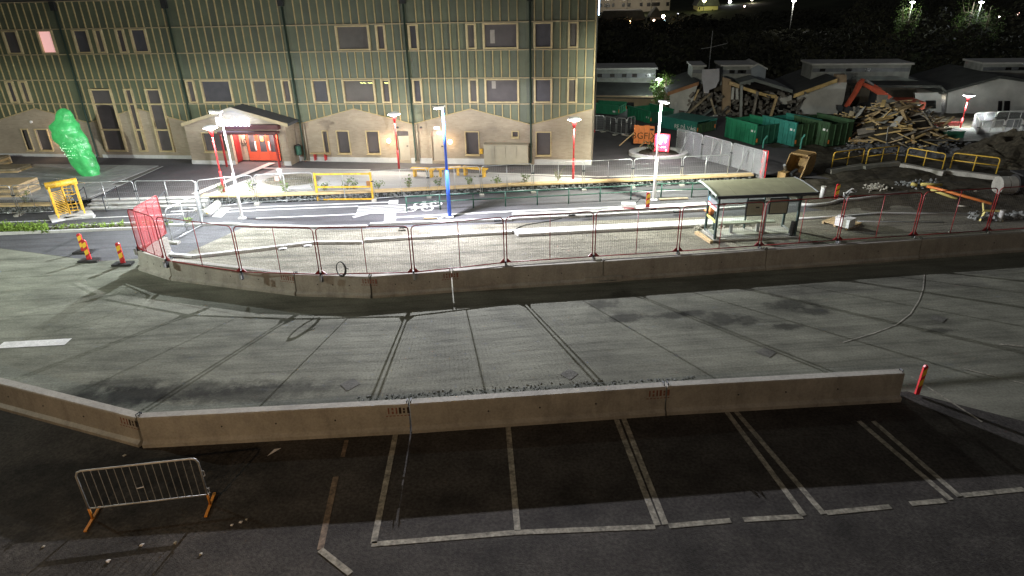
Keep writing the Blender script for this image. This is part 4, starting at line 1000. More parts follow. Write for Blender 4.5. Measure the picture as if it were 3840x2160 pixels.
# light near the camera, on a pole outside the picture, that warms the near barriers
t = thing('street_lamp', 'warm street lamp beside the car park just outside the picture', 'street lamp', (-9, 1.2, 0))
MB().tube([(0, 0, 0), (0, 0, 6.8)], [.08, .06], 10).build('pole', m_galv, t, True); MB().bb(-.12, .12, 0, .5, 6.8, 6.9).build('lantern', m_dark, t); MB().bb(-.09, .09, .1, .46, 6.77, 6.798).build('lens', emat('lens_warm', (1, .7, .4), 10), t)
plight(t, (0, .35, 6.6), 1150, (1, .64, .33), .1, (.3, .6, 2.0))
t = thing('street_lamp', 'pale street lamp at the side road just outside the left edge', 'street lamp', (-27, 15, 0))
MB().tube([(0, 0, 0), (0, 0, 6.5)], [.09, .06], 10).build('pole', m_galv, t, True); MB().bb(0, .6, -.12, .12, 6.5, 6.6).build('lantern', m_dark, t); MB().bb(.1, .55, -.09, .09, 6.47, 6.498).build('lens', emat('lens_left', (.9, 1, .9), 10), t)
plight(t, (.4, 0, 6.35), 1500, (.92, 1, .9), .1, (.2, .8, 2.2, 2.2))
# ================================================================== BUS SHELTER
sA, sB = G(7, 2035, 978), G(8, 262, 942)           # front feet
sC = G(7, 1893, 888)
ux = (sB - sA); SL = ux.length; ux = ux / SL; dv = Vector((-ux.y, ux.x, 0)); SD = max(1.0, (sC - sA).dot(dv))
sh = thing('bus_shelter', 'bus shelter with curved roof, dark posts and glass end panels behind the red fence', 'bus shelter', sA, yaw(sA, sB))
SH = F(7, 2085, 495, sA.y).z
MB().bb(-.12, SL + .12, -.15, SD + .1, 0, .10).build('floor_slab', m_conc, sh)
m_post = mat('shelter_post', (.05, .085, .08), .5, .1, 4, metal=.2)
for x in (0, SL):
    for y_ in (0, SD): MB().bb(x - .045, x + .045, y_ - .045, y_ + .045, .1, SH).build('post', m_post, sh)
for x in (.36, SL * .5, SL * .72): MB().bb(x - .03, x + .03, SD - .03, SD + .03, .1, SH).build('post', m_post, sh)
MB().bb(.046, SL - .046, -.03, .03, SH - .5, SH - .44).build('rail', m_post, sh); MB().bb(.046, SL - .046, SD - .03, SD + .03, SH - .5, SH - .44).build('rail', m_post, sh)
for x in (0, SL):
    MB().bb(x - .03, x + .03, .046, SD - .046, SH - .42, SH - .36).build('rail', m_post, sh); MB().bb(x - .03, x + .03, .046, SD - .046, .14, .2).build('rail', m_galv, sh)
    MB().bb(x - .006, x + .006, .05, SD - .05, .2, SH - .42).build('glass_pane', m_glass, sh)
MB().bb(.4, SL - .1, SD - .006, SD + .006, .25, SH - .5).build('glass_pane', m_glass, sh)
MB().bb(.05, SL - .05, -.02, .02, .14, .19).build('rail', m_galv, sh)
# arched roof in five sheets
m_roof = mat('shelter_roof', (.24, .24, .15), .45, .12, 2)
x0, x1 = -.28, SL + .45; y0, y1 = -.45, SD + .55; NS = 5
def rz_(t): return SH + .0 + .10 * math.sin(math.pi * (.03 + .70 * t))
for i in range(NS):
    a = x0 + (x1 - x0) * i / NS + .006; b = x0 + (x1 - x0) * (i + 1) / NS - .006; mb = MB(); n = 10
    for j in range(n + 1):
        t = j / n; y = y0 + (y1 - y0) * t; z = rz_(t); mb.v += [(a, y, z), (b, y, z), (a, y, z - .03), (b, y, z - .03)]
    for j in range(n):
        o = 4 * j; mb.f += [(o, o + 1, o + 5, o + 4), (o + 2, o + 6, o + 7, o + 3), (o, o + 4, o + 6, o + 2), (o + 1, o + 3, o + 7, o + 5)]
    mb.build('roof_sheet', m_roof, sh)
MB().bb(x0, x1, y0 - .05, y0, rz_(0) - .12, rz_(0) + .01).build('gutter', m_dark, sh)
mb = MB().tube([(x0 - .02, y0 + (y1 - y0) * t, rz_(t)) for t in [j / 10 for j in range(11)]], .04, 6); mb.build('roof_edge', mat('roof_edge_pale', (.45, .55, .45), .5, .1, 3), sh)
mb = MB().tube([(x1 + .02, y0 + (y1 - y0) * t, rz_(t)) for t in [j / 10 for j in range(11)]], .035, 6); mb.build('roof_edge', m_dark, sh)
# stop sign on the end, boards, bench, bin
sg_ = MB().bb(-.03, -.008, .06, SD - .06, SH - .83, SH - .43).build('stop_sign', mat('sign_grey', (.22, .23, .24), .5, .05, 3), sh)
MB().bb(-.036, -.0305, .06, SD - .06, SH - .83, SH - .70).build('sign_band', m_white, sg_); MB().bb(-.036, -.0305, .06, SD - .06, SH - .695, SH - .65).build('sign_stripe', m_redbright, sg_); MB().bb(-.036, -.0305, SD - .25, SD - .08, SH - .60, SH - .46).build('sign_mark', mat('sign_blue', (.2, .55, .85), .5, .05, 3), sg_)
MB().bb(-.03, .03, .0, SD, SH - 1.35, SH - 1.26).build('yellow_band', mat('yellow_tape', (.75, .70, .2), .6, .1, 3), sh)
m_board = mat('info_board', (.30, .29, .22), .6, .1, 2)
bY = SD * .55
for xa, xb, za, zb in ((SL * .42, SL * .64, SH - 1.28, SH - .56), (SL * .71, SL * .95, SH - 1.24, SH - .52)):
    fo = MB().bb(xa, xb, bY - .04, bY + .04, za, zb).build('board_frame', m_dark, sh); MB().bb(xa + .05, xb - .05, bY - .05, bY - .041, za + .05, zb - .05).build('board_face', m_board, fo)
    if xa < SL * .5: MB().bb(xa + (xb - xa) * .55, xa + (xb - xa) * .75, bY - .056, bY - .051, za + .36, za + .42).build('board_mark', m_black, fo)
MB().bb(SL * .66, SL * .70, bY - .03, bY + .03, .1, SH - .1).build('board_post', m_galv, sh)
MB().bb(SL * .655, SL * .705, bY - .05, bY - .031, SH - .75, SH - .5).build('timetable', m_white, sh)
MB().bb(SL * .1, SL * .82, SD * .5, SD * .5 + .3, .52, .57).build('bench_seat', mat('bench_seat', (.42, .45, .35), .6, .1, 3), sh)
for x in (SL * .28, SL * .62): MB().bb(x - .06, x + .06, SD * .5 + .1, SD * .5 + .2, .1, .52).build('bench_leg', m_galv, sh)
MB().tube([(SL - .16, .05, .1), (SL - .10, .05, .72)], .11, 10).build('bin', m_dark, sh)
p = G(7, 1850, 905); q = G(7, 2005, 1005); pk = thing('timber_beam', 'pale timber beam lying beside the left foot of the bus shelter', 'beam', (0, 0, 0)); MB().beam((p.x, p.y, .07), (q.x, q.y, .07), .14, .12).build('beam', m_wood, pk); MB().beam((p.x + .1, p.y - .1, .148), (q.x + .0, q.y - .0, .148), .05, .02).build('lath', m_wood, pk)

# ================================================================== GREEN SCULPTURE
gbase = G(5, 920, 312, PZ); gt = F(1, 790, 1090, gbase.y); hS = gt.z - PZ
gs = thing('green_sculpture', 'tall lumpy bright green sculpture wrapped in netting on the plaza', 'sculpture', gbase)
prof = [(0, .55, .0), (.08, .66, -.06), (.18, .72, -.18), (.30, .78, -.34), (.42, .84, -.5), (.48, .80, -.52), (.54, .88, -.6), (.62, .86, -.68), (.70, .90, -.76), (.76, .84, -.78), (.80, .66, -.72), (.84, .54, -.62), (.90, .50, -.56), (.96, .40, -.54), (1.0, .12, -.54)]
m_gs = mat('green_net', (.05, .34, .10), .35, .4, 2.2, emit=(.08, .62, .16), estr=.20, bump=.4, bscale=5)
mb = MB(); n = 40
fine = []
for i in range(len(prof) - 1):
    for s in range(5):
        t = s / 5; a = prof[i]; b = prof[i + 1]; fine.append(tuple(a[k] + (b[k] - a[k]) * t for k in range(3)))
fine.append(prof[-1])
for f, r, ox in fine:
    for k in range(n):
        a = 6.283 * k / n; z = f * hS; rr = r * .92 * (1 + .20 * NZ.noise(Vector((math.cos(a) * 1.5, math.sin(a) * 1.5, z * 1.1))) + .07 * NZ.noise(Vector((math.cos(a) * 3, math.sin(a) * 3, z * 2.5))) - .07 * max(0, math.sin(z * 5.2 + .8 * math.sin(a + z))) ** 3)
        mb.v.append((ox * 1.05 - .0 + rr * 1.1 * math.cos(a), rr * math.sin(a) * .8, z))
for i in range(len(fine) - 1):
    for k in range(n): mb.f.append((i * n + k, i * n + (k + 1) % n, (i + 1) * n + (k + 1) % n, (i + 1) * n + k))
mb.f.append(tuple((len(fine) - 1) * n + k for k in range(n)))
sb = mb.build('body', m_gs, gs, True); sm = sb.modifiers.new('s', 'SUBSURF'); sm.levels = 1; sm.render_levels = 1
dm = MB()
for i in range(170):
    f = random.choice([.30, .34, .40, .44, .49, .53, .57]) + random.uniform(-.006, .006); a = random.uniform(-2.9, -.2)
    j = min(len(fine) - 1, int(f * len(fine)));
    k0 = min(range(len(fine)), key=lambda q: abs(fine[q][0] - f)); _, r, ox = fine[k0]
    dm.rock((ox * 1.05 + r * .95 * math.cos(a), r * .95 * math.sin(a) * .8, f * hS), .018, 1)
dm.build('light_dots', emat('green_led', (.6, 1, .65), .9), gs, kind='stuff')

# ================================================================== TURNSTILE
tb = G(5, 700, 755); t_l = G(5, 600, 765); t_r = G(5, 860, 715)
ts = thing('turnstile', 'yellow full height turnstile gate with comb arms on a concrete slab', 'turnstile', t_l, yaw(t_l, t_r)); TL = (t_r - t_l).length; TH = F(5, 480, 410, t_l.y).z * .96
MB().bb(-.35, TL + .35, -.3, .9, 0, .1).build('base_slab', m_conc2, ts)
MB().tube([(-.12, .35, TH - .05), (TL + .12, .35, TH - .05)], .17, 12).build('top_beam', m_yel, ts, True)
for x in (0, TL): 
    for y_ in (0, .7): MB().bb(x - .035, x + .035, y_ - .035, y_ + .035, .1, TH - .05).build('post', m_yel, ts)
rx = TL * .48
MB().tube([(rx, .35, .1), (rx, .35, TH - .2)], .045, 8).build('rotor', m_yel, ts, True)
for i in range(15):
    z = .25 + i * (TH - .6) / 14
    MB().tube([(.03, .0, z), (rx - .05, .25, z)], .018, 5).build('comb_arm', m_yel, ts)
    if i % 2 == 0: MB().tube([(rx, .35, z + .04), (rx + .4, .1, z + .04)], .02, 5).build('rotor_arm', m_yel, ts)
for z in (.5, 1.0, 1.5): MB().tube([(rx, .7, z), (TL, .7, z)], .016, 5).build('back_bar', m_yel, ts)
for x in (rx + .2, rx + .4, rx + .6):
    if x < TL - .05: MB().tube([(x, .7, .12), (x, .7, TH - .2)], .012, 5).build('back_bar', m_yel, ts)
MB().bb(TL - .28, TL - .1, -.03, .12, TH * .45, TH * .45 + .32).build('card_reader', m_dark, ts)
p = G(5, 620, 765); sl = thing('concrete_slab', 'pale loose concrete slab lying at the foot of the turnstile', 'slab', G(5, 800, 750), R(18)); MB().bb(-.7, .7, -.16, .16, .012, .1).build('slab', m_conc2, sl); MB().bb(-.2, .2, -.17, -.161, .04, .07).build('slot', m_stone, sl)

# ================================================================== PLAZA FURNITURE
def timber_deck(k, x, y, w_, d_, lay, label, rot, over=.0):
    p = G(k, x, y, PZ); t = thing('timber_platform', label, 'platform', p, rot, 'timber seating platforms on the plaza')
    for i in range(lay): MB().bb(0 + over * i, w_ + over * i, 0, d_, .14 * i + .0, .14 * i + .125).build('plank_layer', m_woodw if i % 2 else m_wood, t)
    return t
timber_deck(5, -130, 300, 1.9, 1.3, 2, 'upper timber seating platform near the brick wall at the left edge', R(8))
timber_deck(5, -280, 235, 1.9, 1.0, 4, 'timber seating block at the far left edge against the wall', R(8))
timber_deck(5, -290, 545, 2.75, 1.6, 5, 'lower timber seating platform behind the galvanised fence at the left edge', R(6))
# yellow benches
def ybench(kx0, y0, kx1, y1, label):
    p = G(6, kx0, y0, PZ); q = G(6, kx1, y1, PZ); t = thing('yellow_bench', label, 'bench', p, yaw(p, q), 'yellow benches on the plaza'); L = (q - p).length
    MB().bb(-.1, L + .1, -.18, .18, .43, .50).build('seat', m_yel, t)
    for x in (.1, L - .1): MB().bb(x - .06, x + .06, -.14, .14, 0, .43).build('leg', m_yel, t)
ybench(1585, 325, 1785, 335, 'yellow plaza bench left of the blue street lamp'); ybench(1840, 330, 2050, 312, 'yellow plaza bench behind the blue street lamp'); ybench(2095, 312, 2310, 335, 'yellow plaza bench at the right end of its zigzag')
# slatted bench at wall
p = G(6, 560, 160, PZ); q = G(6, 755, 163, PZ); t = thing('slatted_bench', 'slatted timber bench with red legs against the brick wall', 'bench', p, yaw(p, q)); L = (q - p).length
for i in range(4): MB().bb(0, L, -.2 + i * .12, -.1 + i * .12, .42, .46).build('seat_slat', m_wood, t)
for i in range(3): MB().bb(0, L, .28 + i * .02, .31 + i * .02, .55 + i * .13, .65 + i * .13).build('back_slat', m_wood, t)
for x in (L * .22, L * .75): MB().bb(x - .03, x + .03, -.18, .3, 0, .41).build('leg', m_redbright, t)
c = G(6, 445, 172, PZ); t = thing('waste_bin', 'small dark green waste bin on a post by the downpipe', 'bin', c); MB().tube([(0, 0, 0), (0, 0, .5)], .03, 8).build('post', m_galv, t); MB().lathe([(.13, .4), (.17, .45), (.18, .95), (.14, .98)], 12).build('body', m_green, t); MB().lathe([(.19, .985), (.12, 1.05)], 12).build('lid', m_dark, t)
c = G(6, 250, 350, PZ); t = thing('spring_rocker', 'white wrapped object standing in the round gravel patch', 'post', c); MB().lathe([(.05, 0), (.06, .12), (.12, .3), (.14, .5), (.07, .6)], 10).build('wrap', m_white, t, True); MB().bb(-.16, .16, -.05, .05, .5, .56).build('top_bar', m_white, t)
MB().bb(-.12, .12, -.5, -.4, .012, .26).build('tag', mat('pink_tag', (.8, .4, .35), .6, .05, 3), t)
# red seat + lit totem + planter + orange board right of the building
c = G(3, 785, 1395, PZ); t = thing('red_stool', 'bright red seat beside the building corner', 'seat', c); MB().bb(-.35, .35, -.2, .2, .5, .6).build('seat', m_redbright, t); MB().bb(-.06, .06, -.06, .06, 0, .5).build('leg', m_redbright, t); MB().bb(-.4, -.1, .22, .28, .6, .85).build('backrest', m_redbright, t)
c = G(7, 1470, 95, PZ * .6); t = thing('planter_ring', 'round flower bed with pale kerb ring behind the white lamp pole', 'planter', c)
mb = MB(); n = 28
for i in range(n):
    a0 = i / n * 6.283 + .01; a1 = (i + 1) / n * 6.283 - .01
    mb.prism([Vector((math.cos(a) * r * 1.25, math.sin(a) * r, 0)) for a, r in ((a0, 1.25), (a1, 1.25), (a1, 1.5), (a0, 1.5))], (0, 0, -.2), (0, 0, .14))
mb.build('kerb_ring', m_conc2, t); MB().lathe([(1.24, -.2), (1.24, .05), (.6, .16), (.01, .2)], 20).build('soil', m_earth, t)
def shrub(loc, r, h, nl, label, group, name='young_shrub', mt=None, ls=.05):
    t = thing(name, label, 'shrub', loc, random.random() * 6.28, group)
    st = MB(); lf = MB(); ns = 5
    for i in range(ns):
        a = i / ns * 6.283 + random.random(); e_ = Vector((math.cos(a) * r * random.uniform(.4, .9), math.sin(a) * r * random.uniform(.4, .9), h * random.uniform(.6, 1)))
        st.tube([(0, 0, 0), e_ * .5 + Vector((0, 0, h * .12)), e_], [.014, .01, .005], 4)
        for j in range(nl // ns):
            tt = random.uniform(.3, 1.05); c = e_ * tt + Vector((random.gauss(0, r * .22), random.gauss(0, r * .22), random.gauss(0, h * .1)))
            c.z = max(.02, c.z); s = ls * random.uniform(.6, 1.4); u = Vector((random.gauss(0, 1), random.gauss(0, 1), random.gauss(0, .6))).normalized(); v = u.orthogonal().normalized()
            lf.add([c - u * s, c + v * s * .55, c + u * s, c - v * s * .55], [(0, 1, 2, 3)])
    st.build('stem', m_woodw, t); lf.build('foliage', mt or m_leaf, t)
    return t
shrub(G(7, 1420, 75, PZ), .55, .75, 160, 'dark evergreen bush in the round flower bed', None, 'evergreen_bush', m_leafd, .08)
c = G(7, 1500, 110, PZ * .6); a = F(7, 1490, 75, c.y); b = F(3, 1590, 1345, c.y)
t = thing('lit_sign', 'red illuminated information sign with white shapes behind the white lamp pole', 'sign', c, R(-8)); sw = .95; z0 = a.z; z1 = b.z
for x in (-sw / 2 + .06, sw / 2 - .06): MB().bb(x - .04, x + .04, -.04, .04, -.3, z0 - c.z).build('post', m_red, t)
MB().bb(-sw / 2, sw / 2, -.07, .07, z0 - c.z, z1 - c.z).build('case', m_redbright, t)
pn = MB().bb(-sw / 2 + .05, sw / 2 - .05, -.082, -.071, z0 - c.z + .05, z1 - c.z - .05).build('lit_face', emat('lit_red', (1, .06, .12), 1.3), t)
hh = z1 - z0
mb = MB()
for x, z, w_, h_ in ((.0, .80, .62, .26), (-.12, .55, .22, .3), (.2, .6, .12, .22), (-.22, .28, .14, .14), (.15, .27, .22, .08), (-.3, .1, .1, .1), (.28, .1, .08, .12), (0, .25, .1, .05)):
    zc = z0 - c.z + z * hh; mb.poly([(x + w_ / 2 * math.cos(q / 9 * 6.283), -.086, zc + h_ / 2 * hh * .9 * math.sin(q / 9 * 6.283)) for q in range(9)])
mb.build('white_shapes', emat('lit_white', (1, .95, .97), 4), pn, kind='stuff')
plight(t, (0, -.5, z0 - c.z + .9), 60, (.95, .85, 1), .3)
c = G(3, 1330, 1440, PZ); c = G(7, 1320, 20, PZ * .6)
t = thing('orange_board', 'leaning orange plywood board lettered BGFIX with timber props', 'board', c, R(-10)); zz = F(3, 1330, 1260, c.y).z - c.z; wO = F(3, 1425, 1350, c.y).x - F(3, 1218, 1350, c.y).x
mb = MB()
for i in range(4): MB().bb(-wO / 2 + wO / 4 * i + .006, -wO / 2 + wO / 4 * (i + 1) - .006, -.02 - .004 * (i % 2), .02, .15, zz - .04 * (i % 2)).build('sheet', m_orange, t)
text('lettering', 'BGFIX', .62, mat('stencil_brown', (.10, .04, .01), .8, .1, 3), t, (.02, -.03, zz * .48), ext=.004, sx=1.0)
MB().beam((-wO / 2, 0, zz * .62), (-wO / 2 - .9, -.25, .0), .07, .07).build('prop', m_wood, t); MB().beam((.1, .0, .3), (-.2, -.4, 0), .07, .05).build('prop', m_wood, t); MB().bb(wO * .28, wO * .46, -.05, -.026, zz - .32, zz - .2).build('dark_patch', m_black, t)

# ================================================================== PLANTS IN FRONT OF THE PLAZA
px = [(5, 2230, 505), (5, 2540, 495), (6, 300, 492), (6, 600, 480), (6, 690, 470), (6, 920, 462), (6, 985, 455), (6, 1235, 450), (6, 1545, 440), (6, 1845, 428), (6, 2145, 415), (6, 2425, 405), (7, 130, 390), (7, 465, 378)]
names = ['leftmost young shrub in the planter, by the red mushroom lamp', 'young shrub in the planter, second from the left', 'young shrub in the planter, third from the left', 'young shrub left of the yellow gate post', 'young shrub seen through the left part of the yellow gate', 'taller young shrub seen through the middle of the yellow gate', 'young shrub seen through the right part of the yellow gate', 'young shrub just right of the yellow gate', 'second young shrub right of the yellow gate', 'young shrub just left of the blue lamp pole', 'young shrub right of the blue lamp pole', 'low leafy shrub below the right yellow bench', 'small sprig in the planter below the beige cupboard', 'small sprig in the planter near the right red mushroom lamp']
for (k, x, y), lab in zip(px, names): shrub(G(k, x, y, PZ), .32, random.uniform(.45, .85), 90, lab, 'young shrubs in the plaza planter')
shrub(G(5, 260, 600, PZ), .4, .7, 120, 'shrub between the galvanised fence and the timber platform at the left', None)
# left planting strip with kerbs
vs_ = thing('kerb_row', 'kerbstones round the low planting strip at the left', 'kerb')
kerb('kerbstone', [G(5, -300, 925), G(5, 0, 915), G(5, 1640, 850)], .14, .13, m_conc2, vs_); kerb('kerbstone', [G(5, -300, 860), G(5, 520, 855), G(5, 1640, 790)], .12, .11, m_conc2, vs_)
q = [G(5, -300, 918), G(5, 0, 908), G(5, 1640, 843), G(5, 1640, 795), G(5, 520, 860), G(5, -300, 866)]
struct('planting_bed', flat(q, .03), m_earth)
hg = MB(); hs = MB()
for i in range(2600):
    x = random.uniform(-300, 500); c = G(5, x, 885 + random.uniform(-22, 22)); c = Vector((c.x, c.y, .05 + abs(random.gauss(.16, .12)))); s = random.uniform(.03, .07); u = Vector((random.gauss(0, 1), random.gauss(0, 1), random.gauss(0, .6))).normalized(); v = u.orthogonal().normalized()
    hg.add([c - u * s, c + v * s * .6, c + u * s, c - v * s * .6], [(0, 1, 2, 3)])
h_ = thing('low_hedge', 'bright green leafy hedge in the planting strip at the left edge', 'hedge'); hg.build('foliage', leafmat('hedge_leaf', (.16, .25, .04)), h_)
for x in range(-280, 500, 60): c = G(5, x, 888); hs.tube([(c.x, c.y, 0), (c.x + .03, c.y, .25)], .015, 4)
hs.build('stem', m_woodw, h_)
for i, x in enumerate((560, 640, 745, 835, 930, 1040, 1135, 1230, 1410, 1500, 1710, 1900)):
    c = G(5, x, 868 - (x - 500) * .045, .03); shrub(c, .22, .3, 80, ords[i] + ' small green plant right of the hedge in the planting strip', 'small plants in the planting strip', 'bedding_plant', MATS['hedge_leaf'], .045)

# ================================================================== ROAD WORKS THINGS
m_py = mat('marker_yellow', (.85, .55, .05), .5, .05, 3)
def marker(base, h, label, base_plate=True, lean=0.0, wd=.18, name='delineator_post'):
    t = thing(name, label, 'marker post', base, R(10), 'red and yellow marker posts')
    bd_ = MB().prism([Vector((-wd / 2, 0, .05)), Vector((wd / 2, 0, .05)), Vector((wd / 2, 0, h - .05)), Vector((wd * .25, 0, h)), Vector((-wd * .25, 0, h)), Vector((-wd / 2, 0, h - .05))], (0, -.03, 0), (0, .03, 0)).build('blade', m_redbright, t); bd_.rotation_euler = (0, lean, 0)
    for i in range(2):
        z = h * (.28 + .33 * i); MB().poly([(-wd / 2 + .005, -.034, z), (wd / 2 - .005, -.034, z + .10), (wd / 2 - .005, -.034, z + .30), (-wd / 2 + .005, -.034, z + .20)]).build('stripe', m_py, bd_)
    if base_plate: MB().prism([Vector((-.4, -.2, 0)), Vector((.4, -.2, 0)), Vector((.36, .2, 0)), Vector((-.36, .2, 0))], (0, 0, 0), (0, 0, .09)).build('base', m_black, t)
    return t
def mk(k, x, y0, y1, lab, bp=True, k1=None, x1=None, lean=0): b = G(k, x, y0); return marker(b, F(k1 or k, x1 or x, y1, b.y).z, lab, bp, lean)
mk(5, 850, 1095, 905, 'rear of the two red and yellow marker posts on the side road'); mk(5, 905, 1180, 965, 'front of the two red and yellow marker posts on the side road'); mk(5, 1245, 1215, 995, 'red and yellow marker post beside the corner of the fenced barrier')
mk(7, 1362, 655, 488, 'red and yellow marker post in the inner street left of the lamp pole'); mk(8, 680, 560, 402, 'red and yellow marker post right of the bus shelter roof', False)
b = D(2305, 995); marker(b, DF(2318, 918, b.y).z, 'thin red and yellow marker post at the right end of the near barriers', False, .03, .11)
# crowd control barrier
p = G(13, 935, 880); q = G(13, 2118, 738); t = thing('crowd_barrier', 'galvanised crowd control barrier with orange feet on the dark ground', 'barrier', p, yaw(p, q)); L = (q - p).length; hb = F(13, 745, 400, p.y).z
pts = [Vector((0, 0, .3)), Vector((0, 0, hb - .12)), Vector((.04, 0, hb - .03)), Vector((.12, 0, hb)), Vector((L - .12, 0, hb)), Vector((L - .04, 0, hb - .03)), Vector((L, 0, hb - .12)), Vector((L, 0, .3))]
m_galvo = mat('dull_galvanised', (.42, .42, .40), .5, .2, 8, metal=.3)
MB().tube(pts, .021, 8).build('frame', m_galvo, t, True); MB().tube([(0, 0, .3), (L, 0, .3)], .018, 8).build('bottom_rail', m_galvo, t, True)
for i in range(1, 16): MB().tube([(L * i / 16, 0, .3), (L * i / 16, 0, hb)], .0075, 6).build('bar', m_galvo, t)
m_of = mat('orange_feet', (.72, .30, .04), .5, .12, 4)
for x, (a, b) in ((0, (G(13, 850, 995), G(13, 1025, 765))), (L, (G(13, 2050, 858), G(13, 2190, 620)))):
    MB().tube([(x, 0, .3), (x, 0, .03)], .026, 8).build('leg', m_of, t, True); MB().bb(x - .03, x + .03, -.36, .36, 0, .035).build('foot', m_of, t)
for z in (.48, .95): MB().tube([(L, 0, z), (L + .06, 0, z - .01), (L + .06, 0, z - .14), (L, 0, z - .15)], .009, 5).build('hook', m_galvo, t)
MB().tube([(L * 7 / 16, 0, .68), (L * 8 / 16, 0, .70)], .012, 5).build('tie', m_galvo, t)
# litter near it
for i, (x, y) in enumerate(((440, 1150), (1090, 1298), (1765, 1112), (1425, 1135), (2020, 1230), (2330, 935), (2480, 880), (2420, 905), (1250, 235))):
    c = G(13, x, y, .02); s = random.uniform(.03, .07); t = MB(); t.rock((0, 0, 0), s, .4)
    o = t.build('litter_scrap', m_white if i % 2 else m_stonep); o.location = c; tag(o, ['pale scrap of paper at the far left of the dark verge', 'white scrap lowest on the dark verge', 'pale scrap right of centre below the crowd barrier', 'flat pale stone below the middle of the crowd barrier', 'yellowish scrap at lower right of the dark verge', 'long pale scrap at the edge of the verge', 'white scrap farthest right on the verge', 'white scrap between two others at the verge edge', 'pale scrap behind the crowd barrier'][i], 'litter', 'scraps on the dark verge')
c = G(14, 185, 200, .016); o = MB().poly([c + Vector((-.1, -.16, 0)), c + Vector((.02, -.02, .02)), c + Vector((.12, .12, .03)), c + Vector((-.05, .1, .0))]).build('paper_sheet', m_white); o.modifiers.new('s', 'SOLIDIFY').thickness = .004; tag(o, 'crumpled sheet of paper on the tarmac near the orange line', 'paper')
# white fabric roll
p = G(5, 2095, 735); q = G(5, 2170, 645); t = thing('fabric_roll', 'white roll of ground fabric lying partly unrolled on the cycle path', 'roll', (0, 0, 0)); MB().tube([(p.x, p.y, .2), (q.x + .15, q.y, .2)], .2, 14).build('roll', m_conc2, t, True); MB().tube([(p.x - .01, p.y - .03, .2), (p.x, p.y + .02, .2)], .06, 8).build('core', m_woodd, t)
MB().poly([(p.x + .2, p.y, .03), (p.x + .75, p.y - .05, .03), (q.x + .85, q.y, .03), (q.x + .3, q.y, .03)]).build('loose_end', m_conc2, t)
# plank, cables, tools in the street
def plank(pts, wd, ht, label, mt=None, name='plank'):
    o = MB().beam(pts[0], pts[1], wd, ht).build(name, mt or m_wood); return tag(o, label, 'plank')
a = G(6, 975, 738, .05); b = G(6, 1190, 682, .05); plank((a, b), .12, .06, 'pale plank lying across the white crossing lines', m_conc2)
a = G(7, 1480, 558, .05); b = G(7, 1770, 545, .05); plank((a, b), .25, .05, 'flat board on the path right of the white lamp pole', m_woodw)
a = G(6, 1690, 748, .05); b = G(6, 1825, 745, .05); plank((a, b), .12, .05, 'short yellow timber left of the blue pole foot', m_wood)
a = G(6, 1830, 760, .04); b = G(6, 1920, 718, .04); plank((a, b), .1, .05, 'pale batten leaning at the blue pole foot', m_conc2)
o = MB().tube([G(7, 70, 880, .03), G(7, 45, 850, .03), G(7, 130, 815, .03), G(7, 380, 775, .03), G(7, 520, 740, .03), G(7, 640, 690, .1), G(7, 900, 660, .1), G(7, 1150, 645, .03)], .022, 5).build('cable', m_black); tag(o, 'black cable curling over the inner street to the white box', 'cable')
c = G(7, 1172, 655); t = thing('cutter_machine', 'small white and red machine on the kerb of the inner street', 'machine', c); MB().bb(-.35, .35, -.2, .2, .1, .3).build('body', m_white, t); MB().bb(-.25, .25, -.25, -.201, .02, .14).build('guard', m_redbright, t); MB().tube([(.3, 0, .3), (.55, .1, .5)], .02, 5).build('handle', m_dark, t)
for i, (k, x, y) in enumerate(((6, 1480, 842), (6, 2430, 775), (7, 770, 730), (7, 1655, 686), (7, 600, 720), (6, 270, 1062), (6, 520, 1032))):
    c = G(k, x, y, .13 if i < 5 else 0); t = thing('kerb_block', ['dark gully block in the kerb below the crossing', 'dark gully block in the kerb right of the blue pole', 'dark gully block in the kerb above the seventh red panel', 'dark gully block in the kerb near the marker post', 'small dark block beside the black cable', 'white offcut on the gravel behind the third red panel', 'smaller white offcut beside the thin kerb'][i], 'block', c, STREET)
    MB().bb(-.16, .16, -.1, .1, 0, .06).build('body', m_dark if i < 5 else m_conc2, t); MB().bb(-.1, .1, -.105, -.101, .01, .05).build('slot', m_black, t)
